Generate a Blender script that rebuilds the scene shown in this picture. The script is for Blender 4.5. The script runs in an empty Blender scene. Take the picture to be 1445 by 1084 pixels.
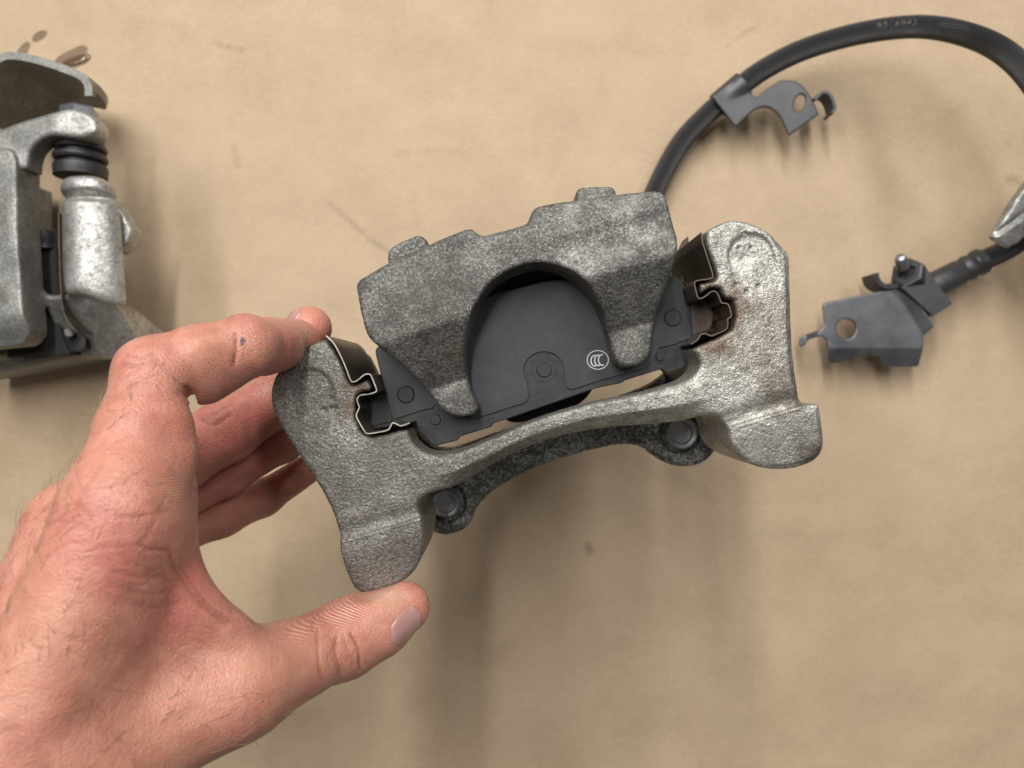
import bpy, bmesh, math, random
import numpy as np
from mathutils import Vector, Matrix

# ------------------------------------------------------------------ camera, world, lamps, exposure
random.seed(4); RNG = np.random.RandomState(7)
SC = bpy.context.scene
COL = SC.collection
MM = 0.001
F = 1051.0            # focal length of the photograph in its own pixels
CAMZ = 400.0          # mm above the paper

cam_d = bpy.data.cameras.new('camera')
cam = bpy.data.objects.new('camera', cam_d); COL.objects.link(cam)
cam.location = (0, 0, CAMZ * MM)
cam_d.sensor_width = 36.0
cam_d.lens = F / 1445 * 36.0
cam_d.clip_start = 0.005; cam_d.clip_end = 20
cam_d.dof.use_dof = True
cam_d.dof.focus_distance = 0.232
cam_d.dof.aperture_fstop = 12.0
SC.camera = cam

world = bpy.data.worlds.new('World'); SC.world = world; world.use_nodes = True
wb = world.node_tree.nodes['Background']
wb.inputs[0].default_value = (1.0, 0.955, 0.91, 1)
wb.inputs[1].default_value = 0.10

def strip(name, loc, w, l, power, col):
    d = bpy.data.lights.new(name, 'AREA'); d.shape = 'RECTANGLE'
    d.size = w; d.size_y = l; d.energy = power; d.color = col
    o = bpy.data.objects.new(name, d); COL.objects.link(o)
    o.location = loc
    v = Vector((0, 0, 0.1)) - Vector(loc)
    # keep the long side along y
    z = -v.normalized(); x = Vector((0, 1, 0)).cross(z).normalized(); y = z.cross(x)
    o.rotation_euler = Matrix((x, y, z)).transposed().to_euler()
    return o
strip('ceiling_lamp', (-0.12, 0.56, 1.05), 0.05, 1.0, 9.4, (1.0, 0.975, 0.94))
strip('ceiling_lamp', (0.52, 0.66, 1.02), 0.16, 0.9, 5.2, (1.0, 0.98, 0.96))
strip('ceiling_lamp', (-0.60, 0.56, 1.05), 0.10, 1.0, 6.6, (1.0, 0.97, 0.93))

vs = SC.view_settings
vs.view_transform = 'Standard'; vs.look = 'None'; vs.exposure = 0.18; vs.gamma = 1.0
vs.use_curve_mapping = False
SC.cycles.use_denoising = True

# ------------------------------------------------------------------ helpers: coordinates
def W2(px, py, d):
    return ((px - 722.5) / F * d, -(py - 542.0) / F * d)
def W(px, py, d):
    x, y = W2(px, py, d)
    return np.array([x, y, CAMZ - d])
def poly(pts, d):
    """outline in photograph pixels at distance d -> mm; (x, y) sharp or (x, y, r) with a corner rounded by r mm"""
    out = []
    n = len(pts)
    P = [np.array(W2(p[0], p[1], d)) for p in pts]
    for i, p in enumerate(pts):
        r = p[2] if len(p) > 2 else 0
        if r <= 0: out.append(P[i]); continue
        a = P[i - 1] - P[i]; b = P[(i + 1) % n] - P[i]
        la, lb = np.linalg.norm(a), np.linalg.norm(b)
        ra, rb = min(r, la * .48), min(r, lb * .48)
        s = P[i] + a / la * ra; e = P[i] + b / lb * rb
        for t in np.linspace(0, 1, 6):
            out.append((1 - t) ** 2 * s + 2 * t * (1 - t) * P[i] + t * t * e)
    return np.array(out)
def smooth_closed(P, n=3):
    """Chaikin"""
    P = np.asarray(P, float)
    for _ in range(n):
        Q = np.roll(P, -1, 0)
        P = np.stack([.75 * P + .25 * Q, .25 * P + .75 * Q], 1).reshape(-1, 2)
    return P
def catmull(P, n):
    P = np.asarray(P, float); out = []
    A = np.vstack([2 * P[0] - P[1], P, 2 * P[-1] - P[-2]])
    for i in range(1, len(A) - 2):
        p0, p1, p2, p3 = A[i - 1:i + 3]
        for t in np.linspace(0, 1, n, endpoint=False):
            out.append(.5 * (2 * p1 + (p2 - p0) * t + (2 * p0 - 5 * p1 + 4 * p2 - p3) * t * t + (3 * p1 - p0 - 3 * p2 + p3) * t ** 3))
    out.append(A[-2]); return np.array(out)

# ------------------------------------------------------------------ helpers: value noise on arrays
def vnoise(x, y, z, scale, seed=0):
    r = np.random.RandomState(seed).rand(32, 32, 32).astype(np.float32)
    x = x / scale; y = y / scale; z = z / scale
    i, j, k = np.floor(x).astype(int), np.floor(y).astype(int), np.floor(z).astype(int)
    fx, fy, fz = x - i, y - j, z - k
    fx = fx * fx * (3 - 2 * fx); fy = fy * fy * (3 - 2 * fy); fz = fz * fz * (3 - 2 * fz)
    g = lambda a, b, c: r[(i + a) & 31, (j + b) & 31, (k + c) & 31]
    c00 = g(0, 0, 0) * (1 - fx) + g(1, 0, 0) * fx; c10 = g(0, 1, 0) * (1 - fx) + g(1, 1, 0) * fx
    c01 = g(0, 0, 1) * (1 - fx) + g(1, 0, 1) * fx; c11 = g(0, 1, 1) * (1 - fx) + g(1, 1, 1) * fx
    return ((c00 * (1 - fy) + c10 * fy) * (1 - fz) + (c01 * (1 - fy) + c11 * fy) * fz) * 2 - 1
def sstep(a, b, x):
    t = np.clip((x - a) / (b - a), 0, 1); return t * t * (3 - 2 * t)
def smin(a, b, k):
    if k <= 0: return np.minimum(a, b)
    h = np.maximum(k - np.abs(a - b), 0) / k
    return np.minimum(a, b) - h * h * k * .25
def smax(a, b, k): return -smin(-a, -b, k)
def sd_poly(X, Y, P):
    """signed distance to a polygon, X Y 2-D arrays"""
    d = np.full(X.shape, 1e9, np.float32); s = np.zeros(X.shape, bool)
    n = len(P)
    for i in range(n):
        a = P[i]; b = P[i - 1]
        ex, ey = b - a
        wx, wy = X - a[0], Y - a[1]
        t = np.clip((wx * ex + wy * ey) / (ex * ex + ey * ey + 1e-9), 0, 1)
        d = np.minimum(d, (wx - ex * t) ** 2 + (wy - ey * t) ** 2)
        c = ((a[1] <= Y) & (b[1] > Y)) | ((b[1] <= Y) & (a[1] > Y))
        with np.errstate(divide='ignore', invalid='ignore'):
            xi = a[0] + (Y - a[1]) * ex / (ey if abs(ey) > 1e-9 else 1e-9)
        s ^= c & (X < xi)
    d = np.sqrt(d)
    return np.where(s, -d, d).astype(np.float32)
def sd_path(X, Y, P):
    d = np.full(X.shape, 1e9, np.float32)
    for i in range(len(P) - 1):
        a = P[i]; e = P[i + 1] - a
        wx, wy = X - a[0], Y - a[1]
        t = np.clip((wx * e[0] + wy * e[1]) / (e @ e + 1e-9), 0, 1)
        d = np.minimum(d, (wx - e[0] * t) ** 2 + (wy - e[1] * t) ** 2)
    return np.sqrt(d)

class Vol:
    """a block of distance values that castings and skin are shaped in, in mm"""
    def __init__(s, lo, hi, vox):
        s.lo = np.array(lo, float); s.v = vox
        n = np.ceil((np.array(hi) - s.lo) / vox).astype(int) + 1
        s.x, s.y, s.z = [(s.lo[i] + np.arange(n[i]) * vox).astype(np.float32) for i in range(3)]
        s.f = np.full(n, 30., np.float32)
        s.X2, s.Y2 = np.meshgrid(s.x, s.y, indexing='ij')
    def box(s, lo, hi, m):
        r = []
        for i, ax in enumerate((s.x, s.y, s.z)):
            a = np.searchsorted(ax, lo[i] - m); b = np.searchsorted(ax, hi[i] + m)
            r.append(slice(max(a, 0), max(b, 1)))
        return tuple(r)
    def prism(s, P, z0, z1, k=2.0, kb=None):
        """closed outline raised from z0 to z1 (a number or a 2-D relief), edges rounded by k"""
        d2 = sd_poly(s.X2, s.Y2, P)[:, :, None]
        z = s.z[None, None, :]
        top = z - (z1[:, :, None] if isinstance(z1, np.ndarray) else z1)
        f = smax(d2, top, k)
        b = (z0[:, :, None] if isinstance(z0, np.ndarray) else z0) - z
        return smax(f, b, k if kb is None else kb)
    def add(s, f, k=0): s.f = smin(s.f, f, k).astype(np.float32)
    def cut(s, f, k=0): s.f = smax(s.f, -f, k).astype(np.float32)
    def cone(s, a, b, r1, r2, m=12):
        a = np.asarray(a, float); b = np.asarray(b, float); R = max(r1, r2)
        sl = s.box(np.minimum(a, b) - R, np.maximum(a, b) + R, m)
        x = s.x[sl[0]][:, None, None] - a[0]; y = s.y[sl[1]][None, :, None] - a[1]; z = s.z[sl[2]][None, None, :] - a[2]
        e = b - a
        t = np.clip((x * e[0] + y * e[1] + z * e[2]) / (e @ e + 1e-9), 0, 1).astype(np.float32)
        d = np.sqrt((x - e[0] * t) ** 2 + (y - e[1] * t) ** 2 + (z - e[2] * t) ** 2) - (r1 + (r2 - r1) * t)
        return sl, d.astype(np.float32)
    def add_cone(s, a, b, r1, r2, k=0, m=12):
        sl, d = s.cone(a, b, r1, r2, m); s.f[sl] = smin(s.f[sl], d, k)
    def cut_cone(s, a, b, r1, r2, k=0, m=6):
        sl, d = s.cone(a, b, r1, r2, m); s.f[sl] = smax(s.f[sl], -d, k)
    def cyl(s, a, b, r, k=1.0, m=8):
        a = np.asarray(a, float); b = np.asarray(b, float)
        sl = s.box(np.minimum(a, b) - r, np.maximum(a, b) + r, m)
        x = s.x[sl[0]][:, None, None] - a[0]; y = s.y[sl[1]][None, :, None] - a[1]; z = s.z[sl[2]][None, None, :] - a[2]
        e = b - a; L = np.linalg.norm(e); e = e / L
        t = x * e[0] + y * e[1] + z * e[2]
        rad = np.sqrt(np.maximum(x * x + y * y + z * z - t * t, 0)) - r
        return sl, smax(rad, np.abs(t - L / 2) - L / 2, k).astype(np.float32)
    def add_cyl(s, a, b, r, k=0, e=1.0):
        sl, d = s.cyl(a, b, r, e); s.f[sl] = smin(s.f[sl], d, k)
    def cut_cyl(s, a, b, r, k=0, e=.3):
        sl, d = s.cyl(a, b, r, e); s.f[sl] = smax(s.f[sl], -d, k)
    def tri(s, a, b, c, r, m=12):
        a, b, c = [np.asarray(q, float) for q in (a, b, c)]
        sl = s.box(np.minimum(np.minimum(a, b), c) - r, np.maximum(np.maximum(a, b), c) + r, m)
        p = np.stack(np.broadcast_arrays(s.x[sl[0]][:, None, None], s.y[sl[1]][None, :, None], s.z[sl[2]][None, None, :]), -1)
        ba, cb, ac = b - a, c - b, a - c
        n = np.cross(ba, ac); n2 = n @ n
        pa, pb, pc = p - a, p - b, p - c
        ins = (np.sign(pa @ np.cross(ba, n)) + np.sign(pb @ np.cross(cb, n)) + np.sign(pc @ np.cross(ac, n))) < 2
        def ed(q, e):
            t = np.clip(q @ e / (e @ e), 0, 1)[..., None]; return ((q - t * e) ** 2).sum(-1)
        de = np.minimum(np.minimum(ed(pa, ba), ed(pb, cb)), ed(pc, ac))
        dp = (pa @ n) ** 2 / n2
        return sl, (np.sqrt(np.where(ins, de, dp)) - r).astype(np.float32)
    def mesh(s):
        """surface nets"""
        v = np.pad(s.f, 1, constant_values=30.)
        g = v < 0
        N = np.array(v.shape) - 1
        sh = lambda A, i, j, k: A[i:i + N[0], j:j + N[1], k:k + N[2]]
        cnt = sum(sh(g, i, j, k).astype(np.int8) for i in (0, 1) for j in (0, 1) for k in (0, 1))
        act = (cnt > 0) & (cnt < 8)
        ii, jj, kk = np.nonzero(act)
        idx = np.full(act.shape, -1, np.int32); idx[ii, jj, kk] = np.arange(len(ii))
        acc = np.zeros((len(ii), 3)); c = np.zeros(len(ii))
        for ax in range(3):
            for p in (0, 1):
                for q in (0, 1):
                    o = [p, q]; o.insert(ax, 0); o2 = list(o); o2[ax] = 1
                    a = v[ii + o[0], jj + o[1], kk + o[2]]; b = v[ii + o2[0], jj + o2[1], kk + o2[2]]
                    m = (a < 0) != (b < 0)
                    t = np.where(m, a / np.where(m, a - b, 1), 0)
                    pos = np.array(o, float)[None, :].repeat(len(ii), 0); pos[:, ax] = t
                    acc += pos * m[:, None]; c += m
        V = (np.stack([ii, jj, kk], 1) + acc / c[:, None] - 1) * s.v + s.lo
        faces = []
        for ax in range(3):
            o1, o2 = [(1, 2), (2, 0), (0, 1)][ax]
            sl0 = [slice(1, -1)] * 3; sl1 = [slice(1, -1)] * 3
            sl0[ax] = slice(0, -1); sl1[ax] = slice(1, None)
            A = g[tuple(sl0)]; B = g[tuple(sl1)]
            e = np.argwhere(A != B)
            if not len(e): continue
            base = e + 1; base[:, ax] -= 1
            fl = A[tuple(e.T)]
            def cell(d1, d2):
                q = base.copy(); q[:, o1] -= d1; q[:, o2] -= d2
                return idx[q[:, 0], q[:, 1], q[:, 2]]
            Q = np.stack([cell(1, 1), cell(0, 1), cell(0, 0), cell(1, 0)], 1)
            Q[~fl] = Q[~fl][:, ::-1]
            faces.append(Q)
        return V, np.concatenate(faces)

def normals(V, Q):
    n = np.cross(V[Q[:, 2]] - V[Q[:, 0]], V[Q[:, 3]] - V[Q[:, 1]])
    N = np.zeros_like(V)
    for i in range(4): np.add.at(N, Q[:, i], n)
    return N / (np.linalg.norm(N, axis=1)[:, None] + 1e-12)

# ------------------------------------------------------------------ helpers: objects
def link(name, me, mat, parent=None):
    o = bpy.data.objects.new(name, me); COL.objects.link(o)
    if mat: me.materials.append(mat)
    if parent: o.parent = parent
    return o
def quads(name, V, Q, mat, parent=None, attrs=None, smooth=True):
    V = np.asarray(V, float)
    off = np.array(origin_of(parent))
    me = bpy.data.meshes.new(name)
    me.vertices.add(len(V)); me.vertices.foreach_set('co', ((V - off) * MM).astype(np.float32).ravel())
    Q = np.asarray(Q, np.int32)
    me.loops.add(Q.size); me.loops.foreach_set('vertex_index', Q.ravel())
    me.polygons.add(len(Q))
    me.polygons.foreach_set('loop_start', np.arange(0, Q.size, Q.shape[1], dtype=np.int32))
    me.polygons.foreach_set('loop_total', np.full(len(Q), Q.shape[1], np.int32))
    me.polygons.foreach_set('use_smooth', np.full(len(Q), smooth))
    for k, a in (attrs or {}).items():
        me.attributes.new(k, 'FLOAT', 'POINT').data.foreach_set('value', np.asarray(a, np.float32))
    me.update(calc_edges=True); me.validate()
    return link(name, me, mat, parent)
ORG = {}
def origin_of(o):
    t = np.zeros(3)
    while o is not None:
        t = t + np.array(ORG.get(o.name, (0, 0, 0))); o = o.parent
    return t
def thing(name, label, cat, base, group=None):
    o = bpy.data.objects.new(name, None); COL.objects.link(o)
    o.empty_display_size = .01
    o.location = np.array(base) * MM; ORG[o.name] = tuple(base)
    o['label'] = label; o['category'] = cat
    if group: o['group'] = group
    return o
def cast(name, vol, mat, parent, rough=.12, seed=1, stain=None, worn_lit=None, attrs=None):
    V, Q = vol.mesh()
    N = normals(V, Q)
    if rough:
        n = vnoise(*V.T, 1.1, seed) * 1.0 + vnoise(*V.T, 2.4, seed + 1) * .35
        V = V + N * (n * rough)[:, None]
    at = dict(attrs or {})
    at['stain'] = stain(V) if stain else np.zeros(len(V))
    at['worn_lit'] = worn_lit(V) if worn_lit else np.zeros(len(V))
    return quads(name, V, Q, mat, parent, at)
def slab(name, P, z0, z1, mat, parent, bevel=.25, smooth=True):
    """flat sheet from an outline, both rims bevelled"""
    P = np.asarray(P, float)
    bm = bmesh.new(); off = origin_of(parent)
    vs_ = [bm.verts.new(((p[0] - off[0]) * MM, (p[1] - off[1]) * MM, (z0 - off[2]) * MM)) for p in P]
    f = bm.faces.new(vs_); bm.normal_update()
    if f.normal.z > 0: f.normal_flip()
    r = bmesh.ops.extrude_face_region(bm, geom=[f])
    up = [v for v in r['geom'] if isinstance(v, bmesh.types.BMVert)]
    bmesh.ops.translate(bm, verts=up, vec=(0, 0, (z1 - z0) * MM))
    bm.normal_update()
    if bevel:
        ed = [e for e in bm.edges if len(e.link_faces) == 2 and any(len(q.verts) == len(P) for q in e.link_faces) and len(P) > 4 or
              (len(P) <= 4 and abs(e.verts[0].co.z - e.verts[1].co.z) < 1e-9)]
        bmesh.ops.bevel(bm, geom=ed, offset=bevel * MM, segments=2, affect='EDGES', profile=.5, clamp_overlap=True)
    bmesh.ops.recalc_face_normals(bm, faces=bm.faces)
    me = bpy.data.meshes.new(name); bm.to_mesh(me); bm.free()
    return link(name, me, mat, parent)
def lathe(name, a, b, prof, mat, parent, n=40, hexa=0):
    """prof: (t along a->b in mm, radius); closed at both ends"""
    a = np.asarray(a, float); b = np.asarray(b, float)
    e = (b - a) / np.linalg.norm(b - a)
    u = np.cross(e, [0, 0, 1.]) if abs(e[2]) < .9 else np.cross(e, [0, 1., 0]); u /= np.linalg.norm(u); w = np.cross(e, u)
    if hexa: n = 6
    ang = np.arange(n) / n * 2 * np.pi + .3
    prof = [(prof[0][0], 1e-3)] + list(prof) + [(prof[-1][0], 1e-3)]
    V = np.concatenate([a + e * t + r * (np.cos(ang)[:, None] * u + np.sin(ang)[:, None] * w) for t, r in prof])
    Q = [[i * n + j, i * n + (j + 1) % n, (i + 1) * n + (j + 1) % n, (i + 1) * n + j] for i in range(len(prof) - 1) for j in range(n)]
    o = quads(name, V, np.array(Q)[:, ::-1], mat, parent, smooth=not hexa)
    return flatedges(o)
def flatedges(o, ang=40):
    me = o.data
    bm = bmesh.new(); bm.from_mesh(me)
    bmesh.ops.recalc_face_normals(bm, faces=bm.faces)
    for e in bm.edges:
        if len(e.link_faces) == 2 and e.calc_face_angle(0) > math.radians(ang): e.smooth = False
    bm.to_mesh(me); bm.free(); return o
def ribbon(name, path, th, z0, z1, mat, parent, edge=None):
    """bent sheet metal: path seen on edge, running from z0 to z1"""
    P = np.asarray(path, float)
    T = np.gradient(P, axis=0); T /= np.linalg.norm(T, axis=1)[:, None] + 1e-9
    Nn = np.stack([-T[:, 1], T[:, 0]], 1) * th / 2
    L = np.concatenate([P + Nn, (P - Nn)[::-1]])
    m = len(L); off = []
    z0 = np.broadcast_to(z0, len(P)); z1 = np.broadcast_to(z1, len(P))
    zz0 = np.concatenate([z0, z0[::-1]]); zz1 = np.concatenate([z1, z1[::-1]])
    V = np.concatenate([np.c_[L, zz0], np.c_[L, zz1]])
    Q = [[i, (i + 1) % m, m + (i + 1) % m, m + i] for i in range(m)]
    k = len(P); nside = len(Q)
    for i in range(k - 1):
        Q.append([i, m - 1 - i, m - 2 - i, i + 1][::-1]); Q.append([m + i, m + m - 1 - i, m + m - 2 - i, m + i + 1])
    o = quads(name, V, Q, mat, parent)
    if edge:
        o.data.materials.append(edge)
        for i in range(nside, len(Q)):
            if (i - nside) % 2: o.data.polygons[i].material_index = 1
    return flatedges(o, 50)
def tube(name, P, R, mat, parent, n=40, attr=False):
    P = np.asarray(P, float); R = np.broadcast_to(R, len(P))
    T = np.gradient(P, axis=0); T /= np.linalg.norm(T, axis=1)[:, None]
    up = np.array([0, 0, 1.])
    V = []; A = []; Lg = []
    s = np.concatenate([[0], np.cumsum(np.linalg.norm(np.diff(P, axis=0), axis=1))])
    ang = np.linspace(0, 2 * np.pi, n + 1)
    for p, t, r, q in zip(P, T, R, s):
        u = np.cross(up, t); u /= np.linalg.norm(u); w = np.cross(t, u)
        V.append(p + r * (np.cos(ang)[:, None] * u + np.sin(ang)[:, None] * w)); A.append(ang / (2 * np.pi)); Lg.append(np.full(n + 1, q))
    V = np.concatenate(V); m = n + 1
    Q = [[i * m + j, i * m + j + 1, (i + 1) * m + j + 1, (i + 1) * m + j] for i in range(len(P) - 1) for j in range(n)]
    return quads(name, V, Q, mat, parent, {'around': np.concatenate(A), 'along': np.concatenate(Lg)})

# ------------------------------------------------------------------ materials
def material(name):
    m = bpy.data.materials.new(name); m.use_nodes = True
    nt = m.node_tree; b = nt.nodes['Principled BSDF']
    return m, nt, b
class NB:
    def __init__(s, nt): s.nt = nt; s.co = nt.nodes.new('ShaderNodeTexCoord').outputs['Object']
    def noise(s, sc, det=4, rough=.55, dist=0, co=None):
        n = s.nt.nodes.new('ShaderNodeTexNoise'); n.inputs['Scale'].default_value = sc; n.inputs['Detail'].default_value = det
        n.inputs['Roughness'].default_value = rough; n.inputs['Distortion'].default_value = dist
        s.nt.links.new(co or s.co, n.inputs['Vector']); return n.outputs['Fac']
    def voro(s, sc, feat='F1', out='Distance', co=None):
        n = s.nt.nodes.new('ShaderNodeTexVoronoi'); n.feature = feat; n.inputs['Scale'].default_value = sc
        s.nt.links.new(co or s.co, n.inputs['Vector']); return n.outputs[out]
    def stretch(s, sc, rot=(0, 0, 0)):
        n = s.nt.nodes.new('ShaderNodeMapping'); n.inputs['Scale'].default_value = sc; n.inputs['Rotation'].default_value = rot
        s.nt.links.new(s.co, n.inputs['Vector']); return n.outputs[0]
    def ramp(s, f, stops, interp='LINEAR'):
        n = s.nt.nodes.new('ShaderNodeValToRGB'); r = n.color_ramp; r.interpolation = interp
        while len(r.elements) < len(stops): r.elements.new(.5)
        for e, (p, c) in zip(r.elements, stops):
            e.position = p; e.color = (c if len(c) == 4 else (*c, 1)) if hasattr(c, '__len__') else (c, c, c, 1)
        s.nt.links.new(f, n.inputs[0]); return n.outputs[0]
    def math(s, op, a, b=0., clamp=False):
        n = s.nt.nodes.new('ShaderNodeMath'); n.operation = op; n.use_clamp = clamp
        for i, q in enumerate((a, b)):
            if hasattr(q, 'is_output'): s.nt.links.new(q, n.inputs[i])
            else: n.inputs[i].default_value = q
        return n.outputs[0]
    def mix(s, f, a, b, mode='MIX'):
        n = s.nt.nodes.new('ShaderNodeMix'); n.data_type = 'RGBA'; n.blend_type = mode
        for i, q in ((0, f), (6, a), (7, b)):
            if hasattr(q, 'is_output'): s.nt.links.new(q, n.inputs[i])
            else: n.inputs[i].default_value = q if not hasattr(q, '__len__') else (*q, 1)[:4]
        return n.outputs[2]
    def attr(s, name):
        n = s.nt.nodes.new('ShaderNodeAttribute'); n.attribute_name = name; return n.outputs['Fac']
    def bump(s, h, dist, strength=1., nrm=None):
        n = s.nt.nodes.new('ShaderNodeBump'); n.inputs['Distance'].default_value = dist; n.inputs['Strength'].default_value = strength
        s.nt.links.new(h, n.inputs['Height'])
        if nrm is not None: s.nt.links.new(nrm, n.inputs['Normal'])
        return n.outputs[0]
    def to(s, out, b, name): s.nt.links.new(out, b.inputs[name])

def cast_mat(name, dark, light, metallic=.35, rough=(.42, .66), grain=.00045, rust=(.13, .07, .04), blot=45, pits=.35, spark=.6, con=1.):
    m, nt, b = material(name); q = NB(nt)
    g = q.noise(1050, 3, .62, .3); g2 = q.noise(2300, 2, .5); bl = q.noise(blot, 5, .65); bl2 = q.noise(blot * 5, 3, .6)
    v = q.math('ADD', q.math('MULTIPLY', g, .62), q.math('ADD', q.math('MULTIPLY', bl, .30), q.math('MULTIPLY', bl2, .30)))
    if con != 1: v = q.math('ADD', q.math('MULTIPLY', v, con), .64 * (1 - con))
    c = q.ramp(v, [(.49, [x * .62 for x in dark]), (.60, dark), (.68, [(x * .55 + y * .45) for x, y in zip(dark, light)]), (.78, [min(1, x * 1.12) for x in light])])
    spk = q.ramp(q.math('MULTIPLY', q.noise(1500, 2, .5), q.math('ADD', bl, .5)), [(.56, 0), (.64, 1)])
    c = q.mix(q.math('MULTIPLY', spk, spark), c, [min(1, x * 1.55) for x in light])
    pit = q.ramp(q.noise(330, 3, .6), [(.25, 1), (.33, 0)])
    c = q.mix(q.math('MULTIPLY', pit, pits), c, [x * .5 for x in dark])
    st = q.math('MULTIPLY', q.attr('stain'), q.ramp(q.noise(420, 5, .75), [(.22, .3), (.55, 1)]))
    c = q.mix(st, c, rust)
    wn = q.math('MULTIPLY', q.attr('worn_lit'), q.ramp(q.math('ADD', q.math('MULTIPLY', g, .5), q.math('MULTIPLY', bl2, .5)), [(.36, .15), (.60, 1)]))  # paler where worn; on the bracket it carries painted light
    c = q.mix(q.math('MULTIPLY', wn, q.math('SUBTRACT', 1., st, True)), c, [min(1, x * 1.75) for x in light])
    q.to(c, b, 'Base Color')
    q.to(q.math('ADD', q.math('MULTIPLY', spk, .3), q.math('ADD', q.math('MULTIPLY', wn, .3), metallic), True), b, 'Metallic')
    q.to(q.math('SUBTRACT', q.ramp(g2, [(.3, rough[0]), (.7, rough[1])]), q.math('MULTIPLY', wn, .10)), b, 'Roughness')
    h = q.math('ADD', q.math('MULTIPLY', g, 1.), q.math('ADD', q.math('MULTIPLY', g2, .35), q.math('MULTIPLY', pit, -.3)))
    nb = q.bump(h, grain, 1.0); q.to(q.math('SUBTRACT', 1., q.math('MULTIPLY', wn, .35)), nb.node, 'Strength'); q.to(nb, b, 'Normal')
    return m
def plain_mat(name, col, rough=.5, metallic=0., var=.25, scale=300, bump=.00004, spec=.5, dust=None):
    m, nt, b = material(name); q = NB(nt)
    n = q.noise(scale, 5, .6); n2 = q.noise(scale * .12, 4, .6)
    v = q.math('ADD', q.math('MULTIPLY', n, .5), q.math('MULTIPLY', n2, .5))
    c = q.ramp(v, [(.32, [x * (1 - var) for x in col]), (.68, [min(1, x * (1 + var)) for x in col])])
    if dust is not None:
        c = q.mix(q.ramp(q.noise(scale * .35, 6, .75), [(.52, 0), (.75, .8)]), c, dust)
    q.to(c, b, 'Base Color'); b.inputs['Metallic'].default_value = metallic
    q.to(q.ramp(n2, [(.3, max(.05, rough - .1)), (.7, min(1, rough + .1))]), b, 'Roughness')
    b.inputs['Specular IOR Level'].default_value = spec
    q.to(q.bump(n, bump, 1.), b, 'Normal')
    return m

M_CAST = cast_mat('cast_iron', (.066, .064, .058), (.27, .265, .246), con=.55, spark=.38)
M_BRACKET = cast_mat('zinc_coated_cast_iron', (.118, .113, .098), (.37, .365, .335), metallic=.45, rough=(.36, .56), con=.38, spark=.35, rust=(.115, .075, .047))
M_REARCAST = cast_mat('rear_cast_iron', (.085, .085, .078), (.40, .40, .375), metallic=.35, rough=(.4, .65), grain=.0006, blot=120)  # grey raised to offset the shade under the front bracket
M_SHIM = plain_mat('grey_coated_shim', (.030, .033, .037), .45, .25, .2, 300, .00003, dust=(.048, .050, .052))
M_PLATE = plain_mat('black_painted_steel', (.017, .018, .020), .5, .1, .5, 320, .00014, dust=(.034, .034, .034))
M_FRICTION = plain_mat('friction_lining', (.02, .019, .018), .85, 0, .5, 900, .0001)
M_LUG = plain_mat('rust_brown_steel', (.11, .082, .066), .55, .3, .4, 420, .00005, dust=(.10, .06, .04))
M_CLIP = plain_mat('stained_shaded_spring_steel', (.085, .066, .050), .38, .6, .35, 300, .00001, dust=(.05, .035, .025))  # brown stain, darkened further for the shade deep inside the clips
M_EDGE = plain_mat('bare_steel_edge', (.36, .33, .29), .42, .6, .5, 400, .00001)
M_RUBBER = plain_mat('black_rubber', (.022, .021, .024), .45, 0, .2, 300, .00002)
M_BOLT = plain_mat('steel_bolt', (.33, .34, .36), .35, .8, .25, 260, .00003, dust=(.16, .13, .10))
M_WHITE = plain_mat('white_print', (.50, .52, .54), .6, 0, .15, 500, .000005)
M_ZINC = plain_mat('dull_zinc_sheet', (.14, .144, .156), .40, .6, .4, 110, .00002, dust=(.055, .06, .085))
M_DKZINC = plain_mat('dark_phosphate_steel', (.075, .075, .078), .42, .5, .2, 200, .00002)
M_SILVER = cast_mat('silver_cast', (.15, .152, .142), (.37, .372, .355), metallic=.38, rough=(.36, .54), grain=.00022, blot=60, spark=.2, pits=.15, con=.45)
M_NAIL = None

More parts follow.
